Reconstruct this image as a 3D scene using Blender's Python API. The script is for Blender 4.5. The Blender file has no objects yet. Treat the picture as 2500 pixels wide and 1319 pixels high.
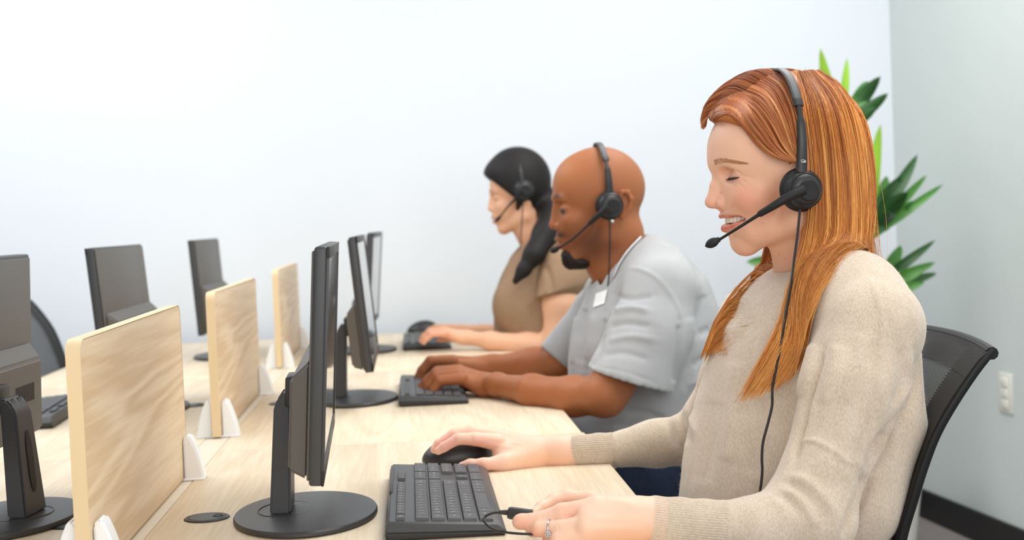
import bpy, bmesh, math, random
import numpy as np
from mathutils import Vector, Matrix
random.seed(7); rng = np.random.default_rng(7)
PI = math.pi
# ------------------------------------------------------------------ camera
F = 3472.0
DESK = 0.73
CAM = np.array([0.0, 0.0, DESK + 0.377])
c1 = np.array([(1000-1250)/F, -(545-659.5)/F, -1.0]); c1 /= np.linalg.norm(c1)      # world +Y in camera space
hz = np.array([1.0, 0.042, 0.0]); hz /= np.linalg.norm(hz)
up = np.cross(hz, c1); up /= np.linalg.norm(up)
if up[1] < 0: up = -up
xr = np.cross(c1, up)
W2C = np.stack([xr, c1, up], axis=1)      # world -> camera
C2W = W2C.T
def ray(px, py):
    d = C2W @ np.array([(px-1250)/F, -(py-659.5)/F, -1.0]); return d
def at(px, py, Y):
    d = ray(px, py); return CAM + d*(Y/d[1])
def atz(px, py, Z):
    d = ray(px, py); return CAM + d*((Z-CAM[2])/d[2])
def px2m(Y): return Y/F
sc = bpy.context.scene
cd = bpy.data.cameras.new('camera'); co = bpy.data.objects.new('camera', cd); sc.collection.objects.link(co)
m4 = Matrix([[*C2W[0], CAM[0]], [*C2W[1], CAM[1]], [*C2W[2], CAM[2]], [0, 0, 0, 1]])
co.matrix_world = m4
cd.sensor_width = 36; cd.lens = F/2500*36; cd.clip_start = .05
cd.dof.use_dof = True; cd.dof.focus_distance = 1.80; cd.dof.aperture_fstop = 6.0
sc.camera = co
# ------------------------------------------------------------------ light
w = bpy.data.worlds.new('world'); sc.world = w; w.use_nodes = True
bg = w.node_tree.nodes['Background']; bg.inputs[0].default_value = (0.93, 0.96, 1.0, 1); bg.inputs[1].default_value = 1.15
def area(name, loc, target, size, power, col=(1, 1, 1)):
    l = bpy.data.lights.new(name, 'AREA'); l.shape = 'RECTANGLE'; l.size, l.size_y = size; l.energy = power; l.color = col
    o = bpy.data.objects.new(name, l); sc.collection.objects.link(o); o.location = loc
    d = Vector(target)-Vector(loc); o.rotation_euler = d.to_track_quat('-Z', 'Y').to_euler()
    return o
area('ceiling_light_panel', (-1.5, 3.4, 2.72), (-1.5, 3.4, 0), (1.6, 2.4), 46, (.95, .98, 1))
area('ceiling_light_panel.001', (1.0, 2.6, 2.72), (1.0, 2.6, 0), (1.2, 3.2), 56, (1, .98, .95))
area('window_light', (0.9, -1.9, 1.9), (0.0, 3.6, 1.1), (3.0, 1.6), 46, (1, .99, .975))
sc.view_settings.view_transform = 'Standard'; sc.view_settings.look = 'None'
sc.view_settings.gamma = 1; sc.view_settings.use_curve_mapping = False
sc.view_settings.exposure = 0.0
sc.cycles.max_bounces = 8; sc.cycles.diffuse_bounces = 4; sc.cycles.transparent_max_bounces = 8
sc.cycles.caustics_reflective = False; sc.cycles.caustics_refractive = False

# ------------------------------------------------------------------ helpers
def s2l(c):
    c = [x/255 for x in c]
    return tuple((x/12.92 if x <= .04045 else ((x+.055)/1.055)**2.4) for x in c)+(1,)
def mat(name, rgb, rough=.5, spec=.5, bump=None, vary=None, sheen=0, metal=0, sss=0, coat=0, alpha=None, emit=None):
    m = bpy.data.materials.new(name); m.use_nodes = True; nt = m.node_tree; N = nt.nodes; L = nt.links
    b = N['Principled BSDF']; b.inputs['Base Color'].default_value = s2l(rgb); b.inputs['Roughness'].default_value = rough
    b.inputs['Specular IOR Level'].default_value = spec; b.inputs['Metallic'].default_value = metal
    if sheen: b.inputs['Sheen Weight'].default_value = sheen; b.inputs['Sheen Roughness'].default_value = .5
    if sss: b.inputs['Subsurface Weight'].default_value = sss; b.inputs['Subsurface Radius'].default_value = (.012, .005, .003); b.inputs['Subsurface Scale'].default_value = 1
    if coat: b.inputs['Coat Weight'].default_value = coat
    tc = N.new('ShaderNodeTexCoord')
    if vary:                                   # (scale, amount[, stretch])
        nz = N.new('ShaderNodeTexNoise'); nz.inputs['Scale'].default_value = vary[0]; nz.inputs['Detail'].default_value = 4
        mp = N.new('ShaderNodeMapping'); mp.inputs['Scale'].default_value = vary[2] if len(vary) > 2 else (1, 1, 1)
        L.new(tc.outputs['Object'], mp.inputs[0]); L.new(mp.outputs[0], nz.inputs['Vector'])
        mr = N.new('ShaderNodeMapRange'); mr.inputs[1].default_value = .25; mr.inputs[2].default_value = .75
        mr.inputs[3].default_value = 1-vary[1]; mr.inputs[4].default_value = 1+vary[1]; L.new(nz.outputs[0], mr.inputs[0])
        mx = N.new('ShaderNodeVectorMath'); mx.operation = 'SCALE'; mx.inputs[0].default_value = s2l(rgb)[:3]
        L.new(mr.outputs[0], mx.inputs['Scale']); L.new(mx.outputs[0], b.inputs['Base Color'])
    if bump:                                   # (scale, strength, distance)
        nz = N.new('ShaderNodeTexNoise'); nz.inputs['Scale'].default_value = bump[0]; nz.inputs['Detail'].default_value = 3
        L.new(tc.outputs['Object'], nz.inputs['Vector'])
        bp = N.new('ShaderNodeBump'); bp.inputs['Strength'].default_value = bump[1]; bp.inputs['Distance'].default_value = bump[2]
        L.new(nz.outputs[0], bp.inputs['Height']); L.new(bp.outputs[0], b.inputs['Normal'])
    return m
def wood(name, light, dark, sc_=1.0, fig=1.0, rot=0.0, lines=34, fine=1.0):
    m = bpy.data.materials.new(name); m.use_nodes = True; nt = m.node_tree; N = nt.nodes; L = nt.links
    b = N['Principled BSDF']; b.inputs['Roughness'].default_value = .42; b.inputs['Specular IOR Level'].default_value = .35
    tc = N.new('ShaderNodeTexCoord')
    mp = N.new('ShaderNodeMapping'); mp.inputs['Scale'].default_value = (9*sc_, .8*sc_, 9*sc_); mp.inputs['Rotation'].default_value = (rot, 0, 0); L.new(tc.outputs['Object'], mp.inputs[0])
    n0 = N.new('ShaderNodeTexNoise'); n0.inputs['Scale'].default_value = 1.1; n0.inputs['Detail'].default_value = 2; n0.inputs['Distortion'].default_value = .6
    L.new(mp.outputs[0], n0.inputs['Vector'])
    mul = N.new('ShaderNodeMath'); mul.operation = 'MULTIPLY'; mul.inputs[1].default_value = lines; L.new(n0.outputs[0], mul.inputs[0])
    sn = N.new('ShaderNodeMath'); sn.operation = 'SINE'; L.new(mul.outputs[0], sn.inputs[0])
    mp2 = N.new('ShaderNodeMapping'); mp2.inputs['Scale'].default_value = (150*sc_, 5*sc_, 150*sc_); mp2.inputs['Rotation'].default_value = (rot, 0, 0); L.new(tc.outputs['Object'], mp2.inputs[0])
    n1 = N.new('ShaderNodeTexNoise'); n1.inputs['Scale'].default_value = 1.5; n1.inputs['Detail'].default_value = 3; L.new(mp2.outputs[0], n1.inputs['Vector'])
    ad = N.new('ShaderNodeMath'); ad.operation = 'MULTIPLY_ADD'; ad.inputs[1].default_value = .16*fig; fm = N.new('ShaderNodeMath'); fm.operation = 'MULTIPLY_ADD'; fm.inputs[1].default_value = fine; fm.inputs[2].default_value = .5*(1-fine); L.new(n1.outputs[0], fm.inputs[0]); L.new(sn.outputs[0], ad.inputs[0]); L.new(fm.outputs[0], ad.inputs[2])
    mr = N.new('ShaderNodeMapRange'); mr.inputs[1].default_value = .3; mr.inputs[2].default_value = .72; L.new(ad.outputs[0], mr.inputs[0])
    mx = N.new('ShaderNodeMix'); mx.data_type = 'RGBA'; mx.inputs['A'].default_value = s2l(dark); mx.inputs['B'].default_value = s2l(light)
    L.new(mr.outputs[0], mx.inputs['Factor']); L.new(mx.outputs['Result'], b.inputs['Base Color'])
    bp = N.new('ShaderNodeBump'); bp.inputs['Strength'].default_value = .15; bp.inputs['Distance'].default_value = .0004
    L.new(n1.outputs[0], bp.inputs['Height']); L.new(bp.outputs[0], b.inputs['Normal'])
    return m
def tag(o, label=None, cat=None, group=None, kind=None):
    if label: o['label'] = label
    if cat: o['category'] = cat
    if group: o['group'] = group
    if kind: o['kind'] = kind
    return o
def thing(name, label, cat, loc=(0, 0, 0), rz=0.0, group=None):
    o = bpy.data.objects.new(name, None); sc.collection.objects.link(o); o.location = Vector([float(x) for x in loc]); o.rotation_euler = (0, 0, rz)
    o.empty_display_size = .05
    return tag(o, label, cat, group)
def mesh_obj(name, V, Fc, m, parent=None, smooth=True, angle=35):
    """V in the parent's own frame"""
    me = bpy.data.meshes.new(name)
    me.from_pydata([tuple(map(float, v)) for v in V], [], [tuple(f) for f in Fc]); me.update()
    return link(name, me, m, parent, smooth, angle)
def link(name, me, m, parent=None, smooth=True, angle=35):
    if smooth:
        me.shade_smooth()
        if angle: me.set_sharp_from_angle(angle=math.radians(angle))
    o = bpy.data.objects.new(name, me); sc.collection.objects.link(o)
    if m is not None:
        for mm in (m if isinstance(m, (list, tuple)) else [m]): me.materials.append(mm)
    if parent is not None: o.parent = parent
    return o
def fin(name, bm, m, parent=None, smooth=True, angle=35):
    bmesh.ops.recalc_face_normals(bm, faces=bm.faces)
    me = bpy.data.meshes.new(name); bm.to_mesh(me); bm.free(); return link(name, me, m, parent, smooth, angle)
def bx(bm, lo, hi, bev=0.0, seg=2, M=None):
    t = bmesh.new(); bmesh.ops.create_cube(t, size=1)
    lo = np.array(lo, float); hi = np.array(hi, float)
    for v in t.verts:
        v.co = Vector([(lo[i]+hi[i])/2 + v.co[i]*(hi[i]-lo[i]) for i in range(3)])
    if bev: bmesh.ops.bevel(t, geom=t.edges[:], offset=bev, segments=seg, affect='EDGES', profile=.5)
    if M is not None: bmesh.ops.transform(t, matrix=M, verts=t.verts)
    add(bm, t)
def add(bm, t):
    me = bpy.data.meshes.new('tmp'); t.to_mesh(me); t.free(); bm.from_mesh(me); bpy.data.meshes.remove(me)
def prism(bm, pts, axis, a, b, bev=0.0, seg=2, M=None):
    """polygon pts (2D) extruded along axis from a to b; the 2D axes are the other two in order"""
    t = bmesh.new(); oth = [i for i in range(3) if i != axis]
    def mk(p, h):
        c = [0, 0, 0]; c[oth[0]], c[oth[1]] = p; c[axis] = h; return t.verts.new(c)
    A = [mk(p, a) for p in pts]; B = [mk(p, b) for p in pts]; n = len(pts)
    t.faces.new(A); t.faces.new(B[::-1])
    for i in range(n): t.faces.new((A[i], A[(i+1) % n], B[(i+1) % n], B[i]))
    bmesh.ops.recalc_face_normals(t, faces=t.faces)
    if bev: bmesh.ops.bevel(t, geom=[e for e in t.edges if e.calc_face_angle(0) > .5], offset=bev, segments=seg, affect='EDGES')
    if M is not None: bmesh.ops.transform(t, matrix=M, verts=t.verts)
    add(bm, t)
def lathe(bm, prof, n=48, sx=1, sy=1, M=None, c=(0, 0)):
    t = bmesh.new(); rings = []
    for r, z in prof:
        if r < 1e-6: rings.append([t.verts.new((c[0], c[1], z))])
        else: rings.append([t.verts.new((c[0]+r*sx*math.cos(2*PI*i/n), c[1]+r*sy*math.sin(2*PI*i/n), z)) for i in range(n)])
    for A, B in zip(rings, rings[1:]):
        for i in range(n):
            j = (i+1) % n
            if len(A) == 1 and len(B) == 1: continue
            if len(A) == 1: t.faces.new((A[0], B[i], B[j]))
            elif len(B) == 1: t.faces.new((A[i], A[j], B[0]))
            else: t.faces.new((A[i], A[j], B[j], B[i]))
    bmesh.ops.recalc_face_normals(t, faces=t.faces)
    if M is not None: bmesh.ops.transform(t, matrix=M, verts=t.verts)
    add(bm, t)
def catmull(P, n=8):
    P = [np.array(p, float) for p in P]; Q = [2*P[0]-P[1]]+P+[2*P[-1]-P[-2]]; out = []
    for i in range(1, len(Q)-2):
        p0, p1, p2, p3 = Q[i-1:i+3]
        for k in range(n):
            t = k/n; out.append(.5*((2*p1)+(-p0+p2)*t+(2*p0-5*p1+4*p2-p3)*t*t+(-p0+3*p1-3*p2+p3)*t**3))
    out.append(P[-1]); return np.array(out)
def tube(bm, P, R, n=10, flat=None, caps=True, closed=False):
    """sweep; R scalar or per-point; flat=(normal, a, b): cross-section a along normal, b across"""
    P = np.array(P, float); N = len(P); R = np.full(N, R) if np.isscalar(R) else np.array(R, float)
    T = np.gradient(P, axis=0); T /= np.linalg.norm(T, axis=1)[:, None]+1e-12
    if flat is not None: nrm = np.array(flat[0], float)
    else:
        nrm = np.cross(T[0], [0.3, .5, .81]); nrm /= np.linalg.norm(nrm)
    rings = []
    for i in range(N):
        if flat is not None and np.ndim(flat[0]) == 2: nn = np.array(flat[0][i])
        else: nn = nrm
        nn = nn-T[i]*np.dot(nn, T[i]); nn /= np.linalg.norm(nn)+1e-12
        if flat is None: nrm = nn
        bb = np.cross(T[i], nn); a, b = (flat[1], flat[2]) if flat is not None else (1, 1)
        ring = []
        for k in range(n):
            th = 2*PI*(k+.5)/n; cx, sx = math.cos(th), math.sin(th)
            if flat is not None and n >= 8:
                cx = math.copysign(abs(cx)**.6, cx); sx = math.copysign(abs(sx)**.6, sx)
            ring.append(bm.verts.new(P[i]+R[i]*(a*cx*nn+b*sx*bb)))
        rings.append(ring)
    for A, B in zip(rings, rings[1:]):
        for k in range(n): bm.faces.new((A[k], A[(k+1) % n], B[(k+1) % n], B[k]))
    if caps: bm.faces.new(rings[0][::-1]); bm.faces.new(rings[-1])
def struct(name, bm, m, parent=None, **k):
    o = fin(name, bm, m, parent, **k)
    if parent is None: o['kind'] = 'structure'
    return o
def copy_tree(o, parent=None):
    c = o.copy(); sc.collection.objects.link(c)
    if parent is not None: c.parent = parent
    for ch in list(o.children): copy_tree(ch, c)
    return c

# ------------------------------------------------------------------ materials
M_wall = mat('wall_paint', (234, 240, 247), .85, .2, bump=(260, .08, .001))
M_wallr = mat('wall_paint_sage', (214, 223, 221), .8, .2, bump=(260, .08, .001))
M_base = mat('baseboard_black', (30, 29, 29), .5)
M_floor = mat('carpet_tile', (150, 142, 140), .95, .1, bump=(600, .5, .002), vary=(40, .1))
M_ceil = mat('ceiling_white', (235, 235, 235), .9)
M_wood = wood('desk_oak', (233, 218, 193), (220, 200, 170), 1.0, .7)
M_div = wood('divider_oak', (238, 216, 186), (217, 188, 152), .8, 1.05, rot=.32, lines=52, fine=.7)
M_dedge = mat('divider_edge', (232, 206, 164), .5, vary=(30, .05, (1, 1, .2)))
M_dstrip = mat('channel_grey', (222, 210, 190), .5)
M_blk = mat('black_plastic', (56, 56, 58), .42, .5, bump=(900, .12, .0004))
M_blk2 = mat('black_plastic_dark', (38, 38, 40), .4, .5, bump=(900, .12, .0004))
M_blkback = mat('monitor_back_plastic', (96, 93, 90), .5, .45, bump=(500, .15, .0004))
M_screen = mat('screen_glass', (16, 16, 17), .05, 1.0)
M_white = mat('white_plastic', (246, 248, 250), .4)
M_switch = mat('switch_plastic', (232, 232, 222), .4)
M_mark = mat('pale_mark', (225, 225, 222), .5)
M_key = mat('key_plastic', (84, 84, 87), .5, .45, bump=(900, .15, .0003))
M_leg = mat('key_legend', (205, 205, 205), .6)
M_chrome = mat('chrome', (205, 205, 208), .2, metal=1)
M_legm = mat('desk_leg_white', (222, 222, 220), .4)
# ------------------------------------------------------------------ room
YW = 5.0
cr = atz(2241, 1260, 0.0); cr = np.array([cr[0], YW])
r2 = atz(2500, 1372, 0.0)
dr = np.array([r2[0]-cr[0], r2[1]-cr[1]]); dr /= np.linalg.norm(dr)
XL = -4.2; H = 2.75
wr = cr + dr*7.2
bm = bmesh.new(); bx(bm, (XL, YW, 0), (cr[0], YW+.12, H)); struct('wall_back', bm, M_wall)
def slab(bm, p, q, z0, z1, off0, off1):
    d = (q-p)/np.linalg.norm(q-p); n = np.array([-d[1], d[0]])
    if n[0] < 0: n = -n
    V = []
    for z in (z0, z1):
        for a, o in ((p, off0), (q, off0), (q, off1), (p, off1)):
            c = a+n*o; V.append(bm.verts.new((c[0], c[1], z)))
    for f in ((0, 1, 2, 3), (4, 5, 6, 7), (0, 1, 5, 4), (1, 2, 6, 5), (2, 3, 7, 6), (3, 0, 4, 7)): bm.faces.new([V[i] for i in f])
bm = bmesh.new(); slab(bm, cr, wr, 0, H, 0, .12); struct('wall_right', bm, M_wallr)
bm = bmesh.new(); slab(bm, cr+dr*.012, wr, 0, .1, -.012, 0); struct('baseboard_right', bm, M_base)
bm = bmesh.new(); bx(bm, (XL, YW-.012, 0), (cr[0]-.004, YW, .1)); struct('baseboard_back', bm, M_base)
bm = bmesh.new(); bx(bm, (XL-.12, -2.2, 0), (XL, YW+.12, H)); struct('wall_left', bm, M_wall)
bm = bmesh.new(); bx(bm, (XL, -2.2, -.06), (5.2, YW+.12, 0)); struct('floor', bm, M_floor)
bm = bmesh.new(); bx(bm, (XL, -2.2, H), (5.2, YW+.12, H+.06)); struct('ceiling', bm, M_ceil)
# switch plate on the right wall
pr = None
d = ray(2458, 960); n2 = np.array([-dr[1], dr[0]])
t = np.dot(np.append(cr, 0)[:2]-CAM[:2], n2)/np.dot(d[:2], n2); hit = CAM+d*t
ang = math.atan2(-dr[1], -dr[0])
inw = np.array([dr[1], -dr[0]]); 
if inw[0] > 0: inw = -inw
sw = thing('switch_plate', 'off-white plastic switch plate on the pale green right wall', 'switch', (hit[0], hit[1], hit[2]), math.atan2(inw[1], inw[0]))
bm = bmesh.new(); bx(bm, (0, -.040, -.062), (.006, .040, .062), .003); fin('plate', bm, M_switch, sw)
for k in range(3):
    bm = bmesh.new(); bx(bm, (.005, -.017, -.047+k*.033), (.012, .017, -.019+k*.033), .002); fin('rocker', bm, M_switch, sw)

# ------------------------------------------------------------------ desks
XC = -0.367; XR = 0.283; XLft = -1.017
joints = [0.05, 1.255, 2.455, 3.655, 4.90]
where = ['at the near end of the row', 'at the second place from the camera', 'at the third place from the camera', 'at the far end by the white wall']
who = ['off the lower edge, right of the dividers', 'under the red-haired woman\'s hands, keyboard and mouse', 'under the forearms of the man in the grey shirt', 'at the far wall under the arms of the dark-haired woman']
whol = ['at the lower left corner, left of the near divider', 'under the leftmost monitor, left of the near divider', 'behind that with the empty mesh chair, left of the middle divider', 'at the far wall, left of the farthest divider']
def desk(x0, x1, y0, y1, label, group, yoff=0):
    t = thing('desk', label, 'desk', ((x0+x1)/2, (y0+y1)/2, 0), 0, group)
    cx, cy = (x0+x1)/2, (y0+y1)/2; hx, hy = (x1-x0)/2, (y1-y0)/2
    bm = bmesh.new(); bx(bm, (-hx, -hy+.001, DESK-.025), (hx, hy-.001, DESK), .0015); fin('desktop', bm, M_wood, t)
    for sx in (-1, 1):
        for sy in (-1, 1):
            bm = bmesh.new(); bx(bm, (sx*(hx-.05)-.025, sy*(hy-.05)-.025, 0), (sx*(hx-.05)+.025, sy*(hy-.05)+.025, DESK-.065), .003); fin('leg', bm, M_legm, t)
    bm = bmesh.new()
    for sx in (-1, 1): bx(bm, (sx*(hx-.05)-.02, -hy+.03, DESK-.065), (sx*(hx-.05)+.02, hy-.03, DESK-.025))
    fin('frame_rail', bm, M_legm, t)
    return t
for i in range(4):
    ex = .004 if i == 1 else 0
    desk(XC+.022, XR+ex, joints[i], joints[i+1], 'light oak desktop ' + who[i], 'right-hand desks of the bench')
    desk(XLft, XC-.022, joints[i], joints[i+1], 'light oak desktop ' + whol[i], 'left-hand desks of the bench')
bm = bmesh.new(); bx(bm, (XC-.0208, .05, DESK-.03), (XC+.0208, 4.90, DESK-.0006), .0006)
bx(bm, (XC-.0205, .05, DESK-.30), (XC-.017, 4.9, DESK-.03)); bx(bm, (XC+.017, .05, DESK-.30), (XC+.0205, 4.9, DESK-.03))
bx(bm, (XC-.02, .1, 0), (XC+.02, .16, DESK-.3)); bx(bm, (XC-.02, 4.7, 0), (XC+.02, 4.76, DESK-.3))
o = fin('cable_channel', bm, M_dstrip); tag(o, 'grey cable channel in the gap between the two rows of desktops', 'cable channel')

# ------------------------------------------------------------------ dividers
def rounded(y0, y1, z0, z1, r, n=6):
    P = [(y0, z0), (y1, z0)]
    for k in range(n+1):
        a = PI/2*k/n; P.append((y1-r+r*math.cos(a), z1-r+r*math.sin(a)))
    for k in range(n+1):
        a = PI/2+PI/2*k/n; P.append((y0+r+r*math.cos(a), z1-r+r*math.sin(a)))
    return P
TD = .0165
finp = [(0, 0), (.029, 0), (.0285, .008), (.024, .03), (.017, .052), (.012, .064), (.008, .069), (.004, .068), (0, .062)]
def divider(y0, y1, label):
    t = thing('divider', label, 'divider', (XC, (y0+y1)/2, DESK), 0, 'oak dividers down the middle of the bench')
    h = (y1-y0)/2
    bm = bmesh.new(); prism(bm, rounded(-h, h, -.001+.004, .266, .018), 0, -TD/2+.0004, TD/2-.0004, .0012); p = fin('panel', bm, M_div, t)
    # pale edge banding all round
    P = rounded(-h, h, .003, .266, .018); bm = bmesh.new(); n = len(P)
    V = []
    for s in (-1, 1):
        for g in (0.0, .0011):
            for (y, z) in P:
                cy, cz = 0, .13; dy, dz = y-cy, z-cz; L_ = math.hypot(dy, dz); V.append(bm.verts.new((s*(TD/2-.0002), y+dy/L_*g, z+dz/L_*g)))
    k = lambda a, b, i: V[(a*2+b)*n+i % n]
    for i in range(n):
        bm.faces.new((k(0, 1, i), k(0, 1, i+1), k(1, 1, i+1), k(1, 1, i)))
        bm.faces.new((k(0, 0, i), k(0, 0, i+1), k(0, 1, i+1), k(0, 1, i)))
        bm.faces.new((k(1, 0, i), k(1, 0, i+1), k(1, 1, i+1), k(1, 1, i)))
    fin('edge_banding', bm, M_dedge, t)
    for yy in (-h+.012, h-.040):
        c = bpy.data.objects.new('clamp_foot', None)
        bm = bmesh.new()
        for s in (-1, 1):
            pts = [(s*(TD/2+.0006+a), b) for a, b in finp]
            if s < 0: pts = pts[::-1]
            prism(bm, pts, 1, yy-.0, yy+.032, .0025)
        bx(bm, (-TD/2-.03, yy-.002, 0), (TD/2+.03, yy+.034, .0032), .0008)
        fin('clamp_foot', bm, M_white, t)
    return t
divider(1.555, 2.22, 'large light oak divider panel nearest the camera with white clamp feet')
divider(2.61, 3.30, 'middle of the three oak divider panels, between the second pair of monitors')
divider(3.86, 4.52, 'farthest and smallest-looking oak divider panel near the white wall')

# ------------------------------------------------------------------ grommets
def grommet(x, y, label):
    t = thing('cable_grommet', label, 'grommet', (x, y, DESK), 0, 'round black cable covers in the desktops')
    bm = bmesh.new(); lathe(bm, [(.0, 0), (.030, 0), (.030, .0006), (.028, .0022), (.0245, .0022), (.0245, .0012), (0, .0012)], 40); fin('rim', bm, M_blk2, t)
    bm = bmesh.new(); lathe(bm, [(.0, .0012), (.0235, .0012), (.0235, .0024), (0, .0026)], 40); fin('cap', bm, M_blk2, t)
    bm = bmesh.new(); lathe(bm, [(.0, .0024), (.007, .0024), (.0068, .0034), (.0058, .0034), (.0055, .0026), (0, .0026)], 24, c=(.0145, .002)); fin('cable_flap', bm, M_blk, t)
g = atz(505, 1266, DESK); grommet(g[0], g[1], 'round black cable cover in the desktop left of the big near monitor base')
g = atz(172, 1282, DESK); grommet(g[0], g[1], 'round black cable cover half hidden behind the near divider beside the leftmost monitor base')
g = atz(690, 986, DESK); grommet(g[0], g[1], 'small dark cable cover right of the middle divider, left of the second monitor')
g = atz(470, 991, DESK); grommet(g[0], g[1], 'dark cable cover just left of the middle divider near edge')

# ------------------------------------------------------------------ monitors
def monitor(base, rz, label, panel_rz=0., lean=0., px=0.055, group=None, zc=.2195, py=0.0, mark=False):
    """local: screen faces +x, width along y; origin under the base centre"""
    t = thing('monitor', label, 'monitor', (base[0], base[1], DESK), rz, group)
    bm = bmesh.new(); lathe(bm, [(0, 0), (.95, 0), (1.0, .0025), (1.0, .006), (.985, .0085), (.9, .0098), (.5, .012), (0, .0125)], 72, .093, .134); fin('base', bm, M_blk, t)
    cx = -.030
    bm = bmesh.new(); lathe(bm, [(.0, .0105), (.030, .0105), (.0305, .0124), (.0315, .0124), (.032, .011)], 48, 1.15, 1.6, c=(cx+.004, 0)); fin('base_ring', bm, M_blk2, t)
    # column: side profile in x-z, wide in y, tapered, with a cable slot
    prof = [(cx-.014, .011), (cx+.013, .011), (cx+.006, .155), (cx+.008, .168), (cx-.004, .168), (cx-.012, .158), (cx-.0155, .145)]
    prof = [(a+(b-.011)*.09, b) for a, b in prof]
    tb = bmesh.new(); prism(tb, prof, 1, -.5, .5, 0)
    for v in tb.verts: v.co.y *= (.066 if v.co.z < .02 else (.066-(v.co.z-.011)/.157*.018))
    bmesh.ops.bevel(tb, geom=[e for e in tb.edges if e.calc_face_angle(0) > .3], offset=.003, segments=2, affect='EDGES')
    col = fin('column', tb, M_blk, t)
    bm = bmesh.new()                                        # slot rim seen on the column's back
    ring = []
    for k in range(24):
        a = 2*PI*k/24; z = .082+.030*math.sin(a)+(.012*(1 if math.sin(a) > 0 else -1)); y = .009*math.cos(a)
        ring.append((cx-.0146+(z-.011)*.0795, y, z))
    for q, (o1, o2) in enumerate(((1.0, 1.18),)):
        c0 = np.mean(ring, 0); A = [bm.verts.new((p[0]-.0006, c0[1]+(p[1]-c0[1])*o1, c0[2]+(p[2]-c0[2])*o1)) for p in ring]
        bm.faces.new(A)
    fin('cable_slot', bm, mat('slot_dark', (22, 22, 23), .6), col, smooth=False)
    for s in (-1, 1):
        bm = bmesh.new(); Mx = Matrix.Translation((cx+.0070, s*.010, .1630)) @ Matrix.Rotation(-.95, 4, 'Y')
        lathe(bm, [(0, .0003), (.0042, .0003), (.0046, .0016), (.0036, .0016), (.0032, .0009), (0, .0009)], 16, M=Mx); fin('screw', bm, M_blk2, col)
    # panel assembly in its own frame
    C = Matrix.Translation((px, py, zc)) @ Matrix.Rotation(panel_rz, 4, 'Z') @ Matrix.Rotation(lean, 4, 'Y')
    W_, Hh = .252, .1355
    bm = bmesh.new()
    bx(bm, (-.0085, -W_, -Hh), (.0065, W_, Hh), .0035, 3, C)
    for lo, hi in (((.005, -W_, Hh-.014), (.0085, W_, Hh)), ((.005, -W_, -Hh), (.0085, W_, -Hh+.019)), ((.005, -W_, -Hh), (.0085, -W_+.014, Hh)), ((.005, W_-.014, -Hh), (.0085, W_, Hh))):
        bx(bm, lo, hi, .001, 2, C)
    fin('panel_frame', bm, M_blk, t)
    bm = bmesh.new(); bx(bm, (.0062, -W_+.013, -Hh+.018), (.0069, W_-.013, Hh-.013), 0, 1, C); fin('screen', bm, M_screen, t)
    bm = bmesh.new(); bx(bm, (-.0115, -W_+.006, -Hh+.005), (-.008, W_-.006, Hh-.005), .002, 2, C); fin('back_cover', bm, M_blkback, t)
    bm = bmesh.new(); tb = bmesh.new()
    bx(tb, (-.034, -W_+.016, -Hh+.004), (-.0105, W_-.016, .006), 0, 1)
    for v in tb.verts:
        if v.co.x < -.02:
            v.co.y *= .93; v.co.z = -.018 if v.co.z > 0 else v.co.z+.008
    bmesh.ops.bevel(tb, geom=tb.edges[:], offset=.004, segments=3, affect='EDGES'); bmesh.ops.transform(tb, matrix=C, verts=tb.verts); add(bm, tb)
    hs = fin('back_housing', bm, M_blkback, t)
    bm = bmesh.new(); bx(bm, (-.050, -.030, -.075), (-.030, .030, -.035), .004, 2, C); fin('hinge', bm, M_blk2, t)
    bm = bmesh.new()
    for k in range(14):
        for s in (-1, 1): bx(bm, (-.0347, s*.10+k*.006*s, -.075), (-.0338, s*.10+(k*.006+.003)*s, -.05), 0, 1, C)
    fin('vent_slots', bm, M_blk2, hs, smooth=False)['kind'] = 'stuff'
    if mark:
        bm = bmesh.new(); lathe(bm, [(0, 0), (.0032, 0), (.0032, .0008), (0, .0008)], 14, M=C @ Matrix.Translation((-.0342, .03, -.030)) @ Matrix.Rotation(-PI/2, 4, 'Y'))
        bx(bm, (-.0350, .0292, -.0265), (-.0335, .0308, -.021), 0, 1, C)
        fin('emblem', bm, M_mark, hs, smooth=False)
    bm = bmesh.new()
    for k in range(5): bx(bm, (.0088-.0004, W_-.03-k*.016, -Hh+.006), (.0092, W_-.02-k*.016, -Hh+.010), .0002, 1, C)
    fin('buttons', bm, M_blk2, t)['kind'] = 'stuff'
    return t
b1 = atz(748, 1262, DESK); b2 = atz(867, 978, DESK); b3 = atz(893, 858, DESK)
gR = 'desktop monitors on the right-hand desks'; gL = 'desktop monitors on the left-hand desks'
monitor(b1, 0, 'large near black monitor seen edge-on in front of the red-haired woman', .028, math.radians(4.0), .0355, gR)
monitor(b2, 0, 'black monitor on round base facing the man in grey', .0, math.radians(-4.5), .031, gR)
monitor(b3, 0, 'farthest right-hand black monitor facing the dark-haired woman', -.03, math.radians(5.0), .033, gR)
l1 = (-.555, 1.93); l2 = (-.582, 3.08); l3 = (-.567, 4.30)
monitor(l1, PI-.15, 'leftmost black monitor, cut by the left edge, seen from behind with its column', .10, math.radians(-2), .044, gL, mark=True)
monitor(l2, PI, 'grey-backed monitor behind the near divider, seen from behind', .0, math.radians(4.5), .034, gL, py=0)
monitor(l3, PI, 'small distant monitor at the left, between the near and middle dividers', .0, math.radians(3.5), .040, gL)

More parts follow.
